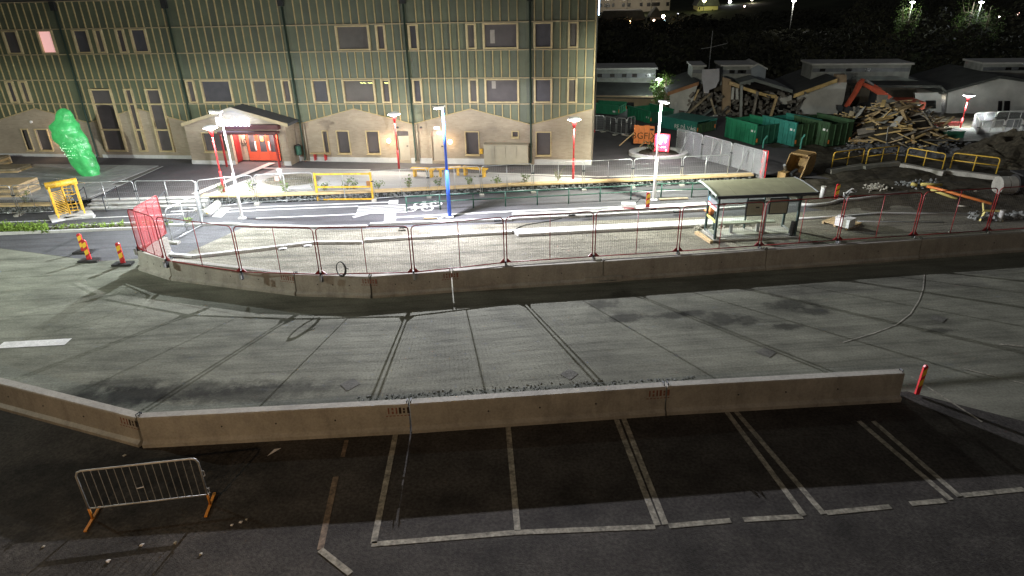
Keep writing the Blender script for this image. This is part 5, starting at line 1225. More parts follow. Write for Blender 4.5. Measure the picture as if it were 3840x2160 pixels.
# ================================================================== DEMOLITION SITE
def Z2(x, y): return (2200 + x / 5.36667, 380 + y / 5.36667)
def Z4(x, y): return (2640 + x / 4.6, 400 + y / 4.6)
def Z5(x, y): return (3480 + x / 6.04, 380 + y / 6.04)
mg = [mat('container_green', (.02, .20, .10), .55, .18, 2), mat('container_dark_green', (.015, .085, .05), .6, .3, 2), mat('container_teal', (.03, .20, .16), .55, .2, 2), mat('container_olive', (.03, .075, .03), .7, .4, 2)]
def container(pn, pf, wd, top, label, cm, closed=False, ztop=None, txt=None, em=None):
    pn = Vector((pn[0], pn[1], 0)); pf = Vector((pf[0], pf[1], 0)); L = min(6.4, (pn - pf).length); z0 = .12
    h = ztop if ztop else FS(top, pn.y).z
    t = thing('waste_container', label, 'container', pn, yaw(pf, pn), 'green waste containers at the demolition site')   # local x points from far to near corner, body extends to -x
    c = MB(); w_ = .06; em = em or cm
    MB().bb(-L, 0, 0, w_, z0, h).build('side_wall', cm, t); MB().bb(-L, 0, wd - w_, wd, z0, h).build('side_wall', cm, t)
    MB().bb(-w_, -.001, w_ + .002, wd - w_ - .002, z0, h - .04).build('end_door', em, t); MB().bb(-L + .001, -L + w_, w_ + .002, wd - w_ - .002, z0, h - .04).build('end_wall', cm, t)
    MB().bb(-L + w_, -w_, w_, wd - w_, z0, z0 + .08).build('floor', m_dark, t)
    nr = 7
    for i in range(nr):
        x = -L * (i + .5) / nr; MB().bb(x - .05, x + .05, -.05, -.001, z0, h - .08).build('rib', cm, t)
    for i in range(3): MB().bb(.0, .05, wd * (i + 1) / 4 - .04, wd * (i + 1) / 4 + .04, z0, h - .08).build('rib', em, t)
    MB().bb(-L - .03, .03, -.06, w_ + .02, h + .001, h + .09).build('top_rail', cm, t); MB().bb(-L - .03, .03, wd - w_, wd + .06, h + .001, h + .09).build('top_rail', cm, t)
    MB().tube([(-L + .4, .1, .1), (-L + .4, wd - .1, .1)], .1, 8).build('roller', m_dark, t); MB().tube([(-.4, .1, .1), (-.4, wd - .1, .1)], .1, 8).build('roller', m_dark, t)
    if closed: MB().bb(-L - .02, .02, -.05, wd + .05, h + .095, h + .15).build('lid', cm, t)
    for y_ in (.12, wd - .12): MB().bb(.002, .03, y_ - .05, y_ + .05, .3, .55).build('reflector', m_orange, t)
    if txt: text('lettering', txt, .42, m_white, t, (-L * .30, -.06, h * .5), ext=.003)
    MB().bb(-.5, -.12, -.012, -.002, h - .5, h - .36).build('plate', m_white, t)
    return t
container(GS(Z2(630, 300)), GS(Z2(60, 262)), 2.2, Z2(635, 108), 'green container nearest the building corner', mg[0])
container(GS(Z2(1258, 478)), GS(Z2(815, 345)), 2.2, Z2(1285, 225), 'green container behind the orange board', mg[0], em=mg[1])
container(GS(Z2(2195, 690)), GS(Z2(1500, 560)), 2.3, Z2(2218, 455), 'lidded dark green container with white lettering PÅ VÅG', mg[2], True, txt='RE PÅ VÅG', em=mg[3])
c4n = GS(Z4(868, 695)); c4f = GS(Z4(345, 545)); h4 = FS(Z4(938, 325), c4n.y).z
container(c4n, c4f, 2.1, None, 'brightest green container with its long side towards the street', mg[0], ztop=h4, em=mg[1])
dd = (c4n - c4f)
for x, lab, cm in ((1535, 'turquoise edged container between two others', 2), (2100, 'dark olive container at the right end of its row beside the wood heap', 3)):
    p = GS(Z4(x, 722)); container(p, p - dd, 2.1, None, lab, mg[cm], ztop=FS(Z4(x + 65, 300), p.y).z, em=mg[3])
for (x, y0, y1, x1, lab) in ((1010, 740, 500, 1095, 'bent turquoise pipe in front of the bright container'), (1655, 750, 480, 1745, 'bent turquoise pipe in front of the turquoise container')):
    p = GS(Z4(x, y0)); h = FS(Z4(x, y1), p.y).z; a = FS(Z4(x1, y1 - 10), p.y)
    o = MB().tube([(p.x, p.y, 0), (p.x, p.y, h - .3), (a.x, p.y, h)], .05, 6).build('bent_pipe', mat('turquoise_paint', (.10, .38, .30), .5, .1, 3)); tag(o, lab, 'pipe')
# ---- low houses under demolition
m_rend = mat('render_white', (.46, .46, .43), .85, .18, .8, fine=.1); m_rendw = mat('render_warm', (.34, .25, .16), .85, .25, .8); m_hroof = mat('house_roof', (.055, .06, .055), .85, .3, 1.0); m_cler = mat('clerestory_board', (.26, .27, .25), .8, .25, 1.5); m_hroofg = mat('roof_sheet_grey', (.16, .18, .17), .7, .25, 1.0)
m_hwin = mat('dark_window', (.012, .012, .012), .2, 0)
def wallpoly(t, Y, pts, name='wall', mt=None, th=.3):
    P = [FS(K(*p), Y) for p in pts]; P = [Vector((q.x, 0, max(-.05, q.z))) for q in P]
    return MB().prism(P, (0, Y, 0), (0, Y + th, 0)).build(name, mt or m_rend, t)
def slab(t, pts, Y0, Y1, mt=None, th=.25, name='roof'):
    P = [FS(K(*p), Y0) for p in pts]; P = [Vector((q.x, 0, q.z)) for q in P]; P2 = P + [q - Vector((0, 0, th)) for q in reversed(P)]
    return MB().prism(P2, (0, Y0, 0), (0, Y1, 0)).build(name, mt or m_hroof, t)
def cler(t, Y, k0, xa, ya, k1, xb, yb, depth=3.0, wins=()):
    a = FS(K(k0, xa, ya), Y); b = FS(K(k1, xb, yb), Y); z1, z0 = a.z, b.z; b_ = MB().bb(a.x, b.x, Y, Y + depth, z0 - .6, z1).build('clerestory', m_cler, t)
    MB().bb(a.x - .15, b.x + .15, Y - .2, Y + depth + .2, z1 + .002, z1 + .14).build('clerestory_roof', m_rend, b_)
    MB().bb(a.x + .05, b.x - .05, Y - .012, Y - .002, z0 + (z1 - z0) * .33, z0 + (z1 - z0) * .68).build('window_band', mat('band_grey', (.12, .13, .14), .4, .2, 3), b_)
    for f in wins:
        x = a.x + (b.x - a.x) * f; MB().bb(x - .22, x + .22, Y - .03, Y - .013, z0 + (z1 - z0) * .38, z0 + (z1 - z0) * .66).build('window', m_hwin, b_)
    return b_
# house A (behind building corner)
YA = 61; t = thing('low_house', 'low dark house with long clerestory band behind the building corner', 'house')
wallpoly(t, YA, [(3, 700, 1120), (3, 1440, 1120), (3, 1440, 985), (3, 700, 975)], mt=m_rendw)
slab(t, [(3, 700, 960), (3, 1460, 970)], YA - .4, YA - .1, mt=m_rendw, th=.12, name='fascia')
P0 = FS(K(3, 700, 965), YA - .3); P1 = FS(K(3, 1450, 972), YA - .3); P2 = FS(K(3, 1450, 835), YA + 3); P3 = FS(K(3, 700, 820), YA + 3)
MB().add([P0, P1, P2, P3, P0 - Vector((0, 0, .2)), P1 - Vector((0, 0, .2)), P2 - Vector((0, 0, .2)), P3 - Vector((0, 0, .2))], [(0, 1, 2, 3), (4, 7, 6, 5), (0, 4, 5, 1), (1, 5, 6, 2), (2, 6, 7, 3), (3, 7, 4, 0)]).build('roof', m_hroof, t)
cler(t, YA + 3, 3, 700, 700, 3, 1440, 825, 4, (.25, .42, .58, .72, .9))
for xa, xb in ((800, 925), (1110, 1225)): a = F(3, xa, 1030, YA); b = F(3, xb, 1090, YA); MB().bb(a.x, b.x, YA - .04, YA - .002, b.z - .3, a.z).build('window', m_hwin, t)
# house B (ruin)
YB = 57; t = thing('ruined_house', 'half demolished house with hanging white wall sheet and open front', 'house', group='houses under demolition')
wallpoly(t, YB, [(3, 1585, 1180), (3, 1740, 1170), (3, 1820, 1010), (3, 1870, 850), (3, 1590, 945)])
slab(t, [(3, 1570, 925), (3, 1875, 820)], YB - .4, YB + 7, th=.3, mt=m_hroof); slab(t, [(3, 1565, 930), (3, 1880, 822)], YB - .5, YB - .402, th=.28, mt=mat('rust_board', (.30, .15, .07), .8, .3, 2), name='verge_board')
cler(t, YB + 2.6, 3, 1818, 670, 3, 1925, 768, 3, ()); cler(t, YB + 2.6, 3, 2112, 668, 3, 2408, 780, 3.2, (.35, .62, .72))
a = F(3, 2408, 780, YB + 2.58); ap = F(3, 2480, 640, YB + 2.58); b = F(3, 2545, 790, YB + 2.58)
MB().prism([Vector((q.x, 0, q.z)) for q in (F(3, 2410, 790, YB + 2.5), F(3, 2545, 800, YB + 2.5), F(3, 2558, 690, YB + 2.5), F(3, 2480, 645, YB + 2.5), F(3, 2408, 680, YB + 2.5))], (0, YB + 2.5, 0), (0, YB + 6, 0)).build('gable_box', mat('box_bluegrey', (.24, .27, .30), .8, .15, 1), t)
slab(t, [(3, 2400, 676), (3, 2480, 636), (3, 2575, 688)], YB + 2.2, YB + 6.2, th=.12, mt=m_rend, name='gable_roof')
wallpoly(t, YB - .3, [(3, 1915, 700), (3, 2088, 690), (3, 2085, 810), (3, 2050, 880), (3, 1985, 905), (3, 1975, 940), (3, 1930, 935), (3, 1920, 840), (3, 1908, 780)], 'hanging_sheet', mat('white_sheet', (.40, .40, .43), .8, .15, 1.2), .06)
wallpoly(t, YB + .4, [(3, 2112, 1190), (3, 2195, 1190), (3, 2205, 800), (3, 2120, 775)], 'pillar', m_rendw, .4)
slab(t, [(3, 2190, 815), (3, 2290, 850)], YB - .2, YB + .2, th=.3, mt=m_wood, name='beam'); slab(t, [(3, 2290, 830), (3, 2445, 790), (4, 250, 905)], YB + .2, YB + 6, th=.25, mt=m_hroofg)
slab(t, [(3, 2320, 870), (3, 2576, 950), (4, 90, 960)], YB - .3, YB + .1, th=.25, mt=m_woodd, name='beam')
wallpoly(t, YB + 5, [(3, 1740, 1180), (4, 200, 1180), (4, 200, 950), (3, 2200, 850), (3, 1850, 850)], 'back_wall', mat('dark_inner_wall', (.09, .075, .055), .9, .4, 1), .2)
wallpoly(t, YB + .2, [(4, 100, 1120), (4, 235, 1120), (4, 240, 960), (4, 100, 975)], 'wall', m_rend, .2); wallpoly(t, YB + .1, [(4, 110, 1110), (4, 230, 1110), (4, 230, 1050), (4, 110, 1050)], 'opening', m_hwin, .09)
for pts, mt_ in ((((3, 1760, 1150), (3, 1990, 940)), m_woodw), (((3, 1900, 1180), (3, 2060, 1060)), m_hroofg), (((3, 1950, 1190), (3, 2110, 1150)), m_rend), (((3, 1830, 1010), (3, 1880, 900)), m_wood), (((3, 2215, 1000), (3, 2225, 880)), m_rend), (((3, 2265, 1000), (3, 2262, 890)), m_rend), (((3, 1640, 1155), (3, 1648, 1030)), m_rend), (((3, 2300, 1180), (3, 2310, 860)), m_cler), (((4, 20, 1190), (4, 90, 970)), m_wood), (((3, 2420, 1180), (3, 2470, 920)), m_woodg), (((3, 2050, 1150), (3, 2000, 990)), m_woodw)):
    a = FS(K(*pts[0]), YB - random.uniform(.4, 1.2)); b = FS(K(*pts[1]), YB - random.uniform(0, .6)); MB().beam(a, b, .2, .14).build('broken_beam', mt_, t)
dbm = MB()
for i in range(420):
    x = random.uniform(1700, 2950); yb_ = random.uniform(930, 1180); Y = YB + random.uniform(-.5, 3.5); k = 3 if x < 2576 else 4; c = F(k, x if k == 3 else x - 2576, yb_, Y)
    dbm.box(c, (random.uniform(.1, .7), random.uniform(.05, .3), random.uniform(.04, .3)), Matrix.Rotation(random.random() * 6.28, 3, 'Z') @ Matrix.Rotation(random.uniform(-.9, .9), 3, 'Y'))
dbm.build('debris', mat('mixed_debris', (.20, .18, .14), .9, .8, 1.3, col2=(.30, .28, .25)), t, kind='stuff')
# house C
YC = 57.5; t = thing('ruined_house', 'half demolished house with white gable wall behind the excavator arm', 'house', group='houses under demolition')
wallpoly(t, YC, [(4, 285, 1160), (4, 690, 1160), (4, 760, 1020), (4, 795, 830), (4, 690, 815), (4, 300, 965)])
slab(t, [(4, 265, 945), (4, 700, 785)], YC - .5, YC + 8, th=.25, mt=m_hroof); slab(t, [(4, 262, 948), (4, 702, 790)], YC - .6, YC - .502, th=.3, mt=m_woodd, name='verge_board')
wallpoly(t, YC - .1, [(4, 690, 830), (4, 790, 830), (4, 792, 752), (4, 690, 752)], 'chimney', m_rendw, .7)
cler(t, YC + 2.5, 4, 450, 655, 4, 1420, 755, 3, (.11, .38, .57))
slab(t, [(4, 850, 770), (4, 1300, 768), (4, 1720, 855)], YC + 2.4, YC + 9, th=.25, mt=m_hroofg)
slab(t, [(4, 1100, 855), (4, 1740, 860), (4, 1800, 915)], YC - .2, YC + 4, th=.2, mt=m_hroof)
wallpoly(t, YC + .5, [(4, 1480, 1130), (4, 1745, 1130), (4, 1745, 930), (4, 1480, 935)], 'wall'); wallpoly(t, YC + .35, [(4, 1592, 1090), (4, 1690, 1090), (4, 1690, 1012), (4, 1592, 1012)], 'window', m_hwin, .14)
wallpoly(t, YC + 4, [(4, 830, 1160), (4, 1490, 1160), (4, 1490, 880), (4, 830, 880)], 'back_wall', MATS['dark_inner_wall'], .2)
for x in (1340, 1390): wallpoly(t, YC + 3.8, [(4, x, 1060), (4, x + 30, 1060), (4, x + 34, 990), (4, x + 6, 990)], 'pale_window', m_rend, .1)
# house D
YE = 58; t = thing('low_house', 'white gabled house at the right edge behind the red mushroom lamp', 'house')
wallpoly(t, YE, [(4, 1790, 1150), (4, 2640, 1150), (4, 2640, 830), (4, 2330, 790), (4, 1815, 930)])
slab(t, [(4, 1750, 925), (4, 2340, 760)], YE - .5, YE + 8, th=.2); slab(t, [(4, 2340, 760), (4, 2900, 850)], YE - .5, YE + 8, th=.2)
cler(t, YE + 2.5, 4, 2170, 645, 4, 2800, 740, 3, (.4, .6))
for xa, xb in ((2312, 2350), (2372, 2430)): wallpoly(t, YE - .1, [(4, xa, 1140), (4, xb, 1140), (4, xb + 8, 1015), (4, xa + 12, 1015)], 'window', m_hwin, .09)
# ---- excavator
YX = 54.5
def X(x, y, Y=YX): return F(4, x, y, Y)
ex = thing('excavator', 'orange red demolition excavator with raised folded arm behind the wood heap', 'excavator')
m_ex = mat('excavator_orange', (.42, .07, .03), .5, .2, 2)
def arm(pts, name, mt, th=.45): return MB().prism([Vector((q.x, 0, q.z)) for q in [X(*p) for p in pts]], (0, YX - th / 2, 0), (0, YX + th / 2, 0)).build(name, mt, ex)
arm([(945, 855), (965, 830), (1140, 900), (1235, 965), (1240, 1040), (1200, 1010), (1110, 960)], 'boom', m_ex)
arm([(950, 790), (968, 800), (940, 860), (880, 960), (800, 1080), (770, 1070), (860, 930), (905, 830)], 'stick', m_ex, .38)
a, b = X(985, 805), X(1110, 890); MB().tube([(a.x, YX, a.z), (b.x, YX, b.z)], .09, 8).build('ram', m_galv, ex); a, b = X(1060, 860), X(1130, 905); MB().tube([(a.x, YX, a.z), (b.x, YX, b.z)], .14, 8).build('ram_sleeve', m_ex, ex)
arm([(800, 1060), (835, 1080), (830, 1130), (790, 1170), (740, 1150), (760, 1100)], 'grapple', m_dark, .7); arm([(690, 1060), (745, 1060), (740, 1120), (700, 1115)], 'grapple_jaw', m_dark, .5)
a, b = X(1230, 1010), X(1590, 1115)
MB().bb(a.x, b.x, YX + .3, YX + 2.9, b.z, a.z - .2).build('house_body', m_ex, ex); MB().bb(X(1480, 1020).x, X(1560, 1020).x, YX + .2, YX + .29, b.z + .2, a.z - .3).build('side_panel', m_galv, ex)
MB().bb(a.x - .9, a.x - .02, YX + .5, YX + 1.9, b.z, a.z + .5).build('cab', m_dark, ex); MB().bb(a.x - .8, a.x - .15, YX + .48, YX + .499, b.z + .5, a.z + .4).build('cab_window', m_pane, ex)
for y_ in (.2, 2.3): MB().tube([(a.x - .9 + .45 * math.cos(q), YX + y_ + .35, .45 + .42 * math.sin(q)) for q in [math.pi * (.5 + i / 6) for i in range(7)]] + [(b.x + .45 * math.cos(q), YX + y_ + .35, .45 + .42 * math.sin(q)) for q in [-math.pi / 2 + math.pi * i / 6 for i in range(7)]], .22, 6, True).build('track', m_black, ex)
# ---- heap of broken timber
hc = G(4, 1190, 1400); wh = thing('wood_heap', 'large heap of broken timber planks in front of the excavator', 'wood heap', hc)
def heapz(x, y, R_=4.2, S=3.0, Hh=2.7): r = (x / R_) ** 2 + (y / S) ** 2; return max(0, Hh * (1 - r ** .8)) if r < 1 else 0
hm = MB(); n = 30; vs = []
for j in range(9):
    for i in range(n):
        a = i / n * 6.283; f = 1 - j / 8; x = 4.4 * f * math.cos(a); y = 3.2 * f * math.sin(a); vs.append((x, y, heapz(x, y) * .82 + .25 * nz(x, y, .9, 3) * (1 if j else 0)))
hm.add(vs, [(j * n + i, j * n + (i + 1) % n, (j + 1) * n + (i + 1) % n, (j + 1) * n + i) for j in range(8) for i in range(n)]); hm.build('rubble_core', m_mud, wh)
wm = [m_woodd, m_wood, m_woodw, m_woodg]
for i in range(190):
    a = random.random() * 6.283; f = random.random() ** .6; x = 4.1 * f * math.cos(a); y = 3.0 * f * math.sin(a) - .2
    z = heapz(x, y) * .86 + random.uniform(.05, .25); L = random.uniform(.5, 2.3); yw = random.choice([random.uniform(-.5, .5), random.uniform(-1.2, 1.2), random.random() * 3.1]); pt = random.gauss(0, .38)
    d = Vector((math.cos(yw) * math.cos(pt), math.sin(yw) * math.cos(pt), math.sin(pt))) * L / 2; c = Vector((x, y, z))
    MB().beam(c - d, c + d, random.uniform(.08, .24), random.uniform(.04, .1)).build('plank', wm[min(3, int(random.random() ** 1.3 * 4))], wh)
for p, q in (((1310, 1250), (1385, 1370)), ((1430, 1260), (1425, 1385)), ((1350, 1110), (1390, 1210)), ((1430, 1380), (1570, 1340)), ((1060, 1215), (1250, 1180)), ((1130, 1290), (1300, 1270)), ((810, 1420), (1050, 1370)), ((1240, 1390), (1430, 1430)), ((1290, 1100), (1440, 1060)), ((1150, 1070), (1170, 1010))):
    a = F(4, p[0], p[1], hc.y - 2.2); b = F(4, q[0], q[1], hc.y - 1.6); a.z = max(a.z, .1); b.z = max(b.z, .1); MB().beam(a - hc, b - hc, .24, .1).build('plank', m_woodd if p[0] % 3 else m_wood, wh)
for i in range(26):
    a = random.random() * 6.283; f = random.random() ** .6; x = 4.0 * f * math.cos(a); y = 2.8 * f * math.sin(a) - .3; z = heapz(x, y) * .86 + random.uniform(.1, .3)
    MB().box((x, y, z), (random.uniform(.4, 1.2), random.uniform(.3, .8), .03), Matrix.Rotation(random.random() * 6.28, 3, 'Z') @ Matrix.Rotation(random.gauss(0, .6), 3, 'Y') @ Matrix.Rotation(random.gauss(0, .4), 3, 'X')).build('board_sheet', random.choice([m_rend, m_woodg, m_woodw, m_cler]), wh)
c = G(4, 1185, 1435); t = thing('black_barrel', 'dark barrel standing on the front of the wood heap', 'barrel', (c.x, c.y - .3, .35)); MB().lathe([(.3, 0), (.32, .3), (.33, .7), (.3, .95)], 14).build('body', m_galv, t, True); MB().lathe([(.34, .72), (.36, .96), (.3, 1.08)], 14).build('top', m_black, t, True)
# ---- earth mound right, rubble
def mound(c, rx, ry, h, label, mt, seed, name='earth_mound'):
    t = MB(); n = 56; vs = []; RN = 22
    for j in range(RN + 1):
        f = 1 - j / RN
        for i in range(n):
            a = i / n * 6.283; x = rx * f * math.cos(a); y = ry * f * math.sin(a); rr = f * f
            z = h * (1 - rr ** .7) * (1 + .25 * nz(x, y, .8, seed)) + (.32 * nz(x, y, 1.6, seed + 3) + .2 * nz(x, y, 3.7, seed + 1)) * min(1, j / 2.0)
            vs.append((x, y, z if j else -.2))
    t.add(vs, [(j * n + i, j * n + (i + 1) % n, (j + 1) * n + (i + 1) % n, (j + 1) * n + i) for j in range(RN) for i in range(n)])
    o = t.build(name, mt); o.location = c; tag(o, label, 'mound'); return o
c = G(8, 2380, 150); mound((c.x + 1.2, c.y - .2, 0), 4.6, 3.2, 1.7, 'big dark earth mound in front of the white mesh fence', m_earth, 2)
c = G(8, 1660, 110); mound((c.x, c.y, 0), 3.0, 1.2, .5, 'low heap of grey rubble between wood heap and yellow railings', mat('grey_rubble', (.09, .095, .10), .9, .6, 1.5, bump=.8, bscale=6), 7, 'rubble_heap')
c = G(8, 1200, 70); mound((c.x, c.y, 0), 3.6, 1.2, .35, 'low pale rubble heap at the foot of the wood heap', MATS['grey_rubble'], 9, 'rubble_heap')
rb = MB()
for i in range(420):
    k = random.random(); x = random.uniform(760, 1900) if k < .75 else random.uniform(1900, 2600); p = G(8, x, random.uniform(0, 130)); rb.rock((p.x, p.y, .15 + random.uniform(0, .2)), random.uniform(.04, .15), .6)
tag(rb.build('rubble', mat('rubble_grey', (.15, .15, .15), .9, .5, 2)), 'loose pale rubble strewn in front of the wood heap', 'rubble', kind='stuff')
rb = MB()
for i in range(90): p = G(8, random.gauss(1085, 62), random.gauss(465, 16)); rb.rock((p.x, p.y, random.uniform(.08, .22)), random.uniform(.04, .11), .7)
tag(rb.build('stone_pile', m_stonep), 'small pile of pale stones behind the red fence at the right', 'stones', kind='stuff')
rb = MB()
for i in range(160): p = G(8, random.uniform(2030, 2576), 730 + random.gauss(15, 18)); rb.rock((p.x, p.y, random.uniform(.04, .2)), random.uniform(.05, .15), .7)
for i in range(90): p = G(8, random.uniform(1280, 1700), random.gauss(420, 22)); rb.rock((p.x, p.y, random.uniform(.06, .2)), random.uniform(.05, .12), .7)
tag(rb.build('stone_row', m_stone), 'row of dark stones along the trench at the right edge', 'stones', kind='stuff')
rb = MB()
for i in range(60): p = G(7, random.uniform(1830, 2560), random.gauss(850, 18)); rb.rock((p.x, p.y, random.uniform(.04, .12)), random.uniform(.03, .09), .7)
tag(rb.build('stone_row', m_stonep), 'pale broken stones beside the platform left of the bus shelter', 'stones', kind='stuff')
# ---- white mesh fence right
m_wv = mat('white_wire', (.42, .44, .46), .5, 0)
wf = [Z5(1060, 880), Z5(1640, 840), Z5(2040, 820), Z5(2500, 800)]; W = [GS(s) for s in wf]; hW = FS(Z5(1150, 450), W[0].y).z - .1
for i, lab in ((0, 'front panel of the white mesh fence left of its post'), (1, 'second front panel of the white mesh fence'), (2, 'front panel of the white mesh fence at the right edge')): fence_panel(W[i], W[i + 1], .1, hW, lab, 'white mesh fence panels', 'mesh_fence_panel', m_white, m_wv, .035, .035, .0045, .035, 1, False, True)
bk = GS(Z5(960, 690)); fence_panel(bk, W[0], .1, hW, 'left end panel of the white mesh fence seen nearly edge on', 'white mesh fence panels', 'mesh_fence_panel', m_white, m_wv, .025, .025, .006, .04, 2, False, True)
b1 = GS(Z5(1450, 640)); b2_ = GS(Z5(2300, 620)); fence_panel(bk, b1, .1, hW, 'rear panel of the white mesh fence at its left', 'white mesh fence panels', 'mesh_fence_panel', m_white, m_wv, .035, .035, .005, .035, 1, False, True); fence_panel(b1, b2_, .1, hW, 'rear panel of the white mesh fence at the right edge', 'white mesh fence panels', 'mesh_fence_panel', m_white, m_wv, .035, .035, .005, .035, 2, False, True)
struct('concrete_pad', MB().poly([GS(Z5(-300, 900), .46), GS(Z5(900, 900), .46), GS(Z5(2600, 880), .46), GS(Z5(2600, 600), .46), GS(Z5(0, 600), .46)]), mat('dusty_pad', (.20, .20, .19), .9, .35, 1.2, fine=.2, fscale=10))
c = GS(Z5(560, 985)); t = thing('green_cabinet', 'dark green steel cabinet with yellow band beside the earth mound', 'cabinet', c); hh = FS(Z5(560, 690), c.y).z; ww = FS(Z5(770, 800), c.y).x - FS(Z5(370, 800), c.y).x
MB().bb(-ww / 2, ww / 2, 0, 1.0, .1, hh).build('body', mg[1], t); MB().bb(-ww / 2 - .03, ww / 2 + .03, -.04, 1.04, hh + .002, hh + .06).build('lid', mg[1], t); MB().bb(-ww / 2 + .02, ww * .0, -.02, -.002, hh * .25, hh * .48).build('yellow_band', m_yel, t); MB().bb(-ww / 2, ww / 2, .05, .9, 0, .098).build('base', m_dark, t)
# plastic red barrier strip on the ground
a = G(4, 1480, 1262, .4); b = G(4, 1925, 1245, .4); o = MB().beam(a, b, .1, .3).build('red_barrier_strip', m_red); tag(o, 'faded red plastic strip lying behind the wood heap', 'strip')
# ---- bucket attachment
c = G(8, 300, 322); t = thing('digger_bucket', 'rusty digger bucket with open mouth lying on the earth', 'bucket', c, R(48)); m_rust = mat('rust_yellow', (.30, .19, .07), .7, .45, 2)
pr = [(-.9, .05), (-.5, .0), (.0, .05), (.45, .35), (.62, .8), (.6, 1.3)]
for y_ in (-.55, .55): MB().prism([Vector((x, 0, z)) for x, z in pr] + [Vector((-.2, 0, 1.25)), Vector((-.55, 0, .6))], (0, y_ - .03, 0), (0, y_ + .03, 0)).build('cheek', m_rust, t)
mb = MB()
for x, z in pr: mb.v += [(x, -.52, z), (x, .52, z), (x, -.52, z + .05), (x, .52, z + .05)]
for i in range(len(pr) - 1): o_ = 4 * i; mb.f += [(o_, o_ + 1, o_ + 5, o_ + 4), (o_ + 2, o_ + 6, o_ + 7, o_ + 3)]
mb.build('shell', m_rust, t); MB().bb(-.25, .6, -.5, .5, 1.22, 1.32).build('top_plate', m_rust, t)
for i in range(4): MB().bb(-1.15, -.9, -.45 + i * .28, -.33 + i * .28, .02, .1).build('tooth', m_dark, t)
MB().tube([(-.7, -.2, .5), (-1.3, -.2, .35)], .12, 8).build('coupler', m_dark, t); MB().tube([(-1.0, .2, .3), (-1.6, .1, .9)], .08, 8).build('coupler_arm', m_galv, t); MB().bb(-1.7, -1.2, -.1, .35, .1, .5).build('coupler_block', m_rust, t)
# ---- yellow railings on concrete
m_yr = mat('yellow_rail', (.62, .40, .05), .5, .2, 4)
for (x0, y0, x1, y1, zt, lab) in ((610, 308, 945, 258, 190, 'yellow railing on a concrete block, leftmost of four'), (955, 268, 1290, 225, 150, 'yellow railing on a concrete block, second of four from the left'), (1345, 245, 1758, 325, 145, 'yellow railing on a concrete block, third of four from the left'), (1790, 305, 2300, 372, 205, 'yellow railing on a concrete block, rightmost of four')):
    p, q = G(8, x0, y0), G(8, x1, y1); z_ = .08 + (dirtz(p.x, p.y) + dirtz(q.x, q.y)) / 2; t = thing('guard_railing', lab, 'railing', (p.x, p.y, z_), yaw(p, q), 'yellow railings round the excavation'); L = (q - p).length; hr = 1.08; z_ = 0
    MB().prism([Vector((0, -.25, 0)), Vector((0, .25, 0)), Vector((0, .18, .24)), Vector((0, -.18, .24))], (-.05, 0, -.1), (L + .05, 0, -.1)).build('base_block', m_conc, t)
    MB().tube([(.12, 0, .22), (.12, 0, hr - .12), (.16, 0, hr - .03), (.25, 0, hr), (L - .25, 0, hr), (L - .16, 0, hr - .03), (L - .12, 0, hr - .12), (L - .12, 0, .22)], .035, 8).build('top_rail', m_yr, t, True)
    MB().tube([(.12, 0, hr * .62), (L - .12, 0, hr * .62)], .03, 8).build('mid_rail', m_yr, t, True); MB().tube([(L / 2, 0, .22), (L / 2, 0, hr)], .03, 8).build('middle_post', m_yr, t, True)
# ---- pipes, hoses, pallet, drum
def hose(pts, r, mt, label, cat='pipe', name='pipe', n=7): o = MB().tube([G(8, x, y, z) for x, y, z in pts], r, n).build(name, mt, None, True); return tag(o, label, cat)
hose([(310, 612, .08), (470, 615, .08), (620, 600, .08), (720, 565, .1), (880, 560, .08), (1130, 525, .08), (1400, 482, .1)], .085, m_conc2, 'thick pale pipe lying on the gravel right of the shelter')
hose([(290, 752, .05), (680, 732, .05), (1120, 698, .05), (1500, 702, .05), (2220, 712, .05)], .055, m_conc2, 'long thin pale pipe lying parallel to the red fence')
hose([(900, 778, .03), (1760, 787, .03)], .025, m_galv, 'short thin rod on the gravel behind the pallet', 'rod', 'rod')
hose([(1600, 425, .4), (1850, 490, .25), (2250, 602, .12)], .075, m_orange, 'orange pipe slanting down to the right across the trench')
hose([(1640, 458, .3), (1900, 552, .1)], .07, mat('pale_yellow_plank', (.6, .5, .15), .7, .2, 3), 'pale yellow beam lying under the orange pipe', 'beam', 'beam'); hose([(1540, 405, .45), (1750, 412, .4)], .08, MATS['pale_yellow_plank'], 'short yellow beam at the top of the orange pipe', 'beam', 'beam'); hose([(1440, 400, .4), (1500, 415, .35)], .09, MATS['pale_yellow_plank'], 'yellow stub beside the end of the orange pipe', 'beam', 'beam')
hose([(2070, 480, .05), (2310, 470, .05)], .05, m_stonep, 'pale stick on the mud left of the concrete ring', 'stick', 'stick'); hose([(1910, 625, .05), (2020, 632, .05)], .05, m_stonep, 'pale stick on the mud below the orange pipe', 'stick', 'stick')
c = G(8, 795, 545); t = thing('cable_loop', 'pale cable standing up in a loop by the marker post', 'cable', c); zz = F(8, 800, 450, c.y).z
MB().tube([(-.1, 0, 0), (-.2, 0, .3), (-.12, 0, zz * .5), (.15, 0, zz), (.38, 0, zz * .85), (.35, 0, zz * .55), (.1, 0, .35), (-.05, .05, .1)], .045, 6).build('loop', m_conc2, t, True); MB().bb(-.2, .1, -.1, .15, 0, .1).build('block', m_conc, t)
c = G(8, 540, 548); t = thing('stub_post', 'pale concrete stub post behind the shelter roof', 'post', c); MB().tube([(0, 0, 0), (0, 0, .6)], .12, 10).build('stub', m_conc2, t, True); MB().lathe([(.135, .6), (.135, .64)], 10).build('cap', m_conc, t)
p0, p1, p2_ = G(8, 540, 800), G(8, 800, 872), G(8, 900, 800); t = thing('pallet', 'timber pallet on the gravel right of the bus shelter', 'pallet', p0, yaw(p0, p1)); L = (p1 - p0).length
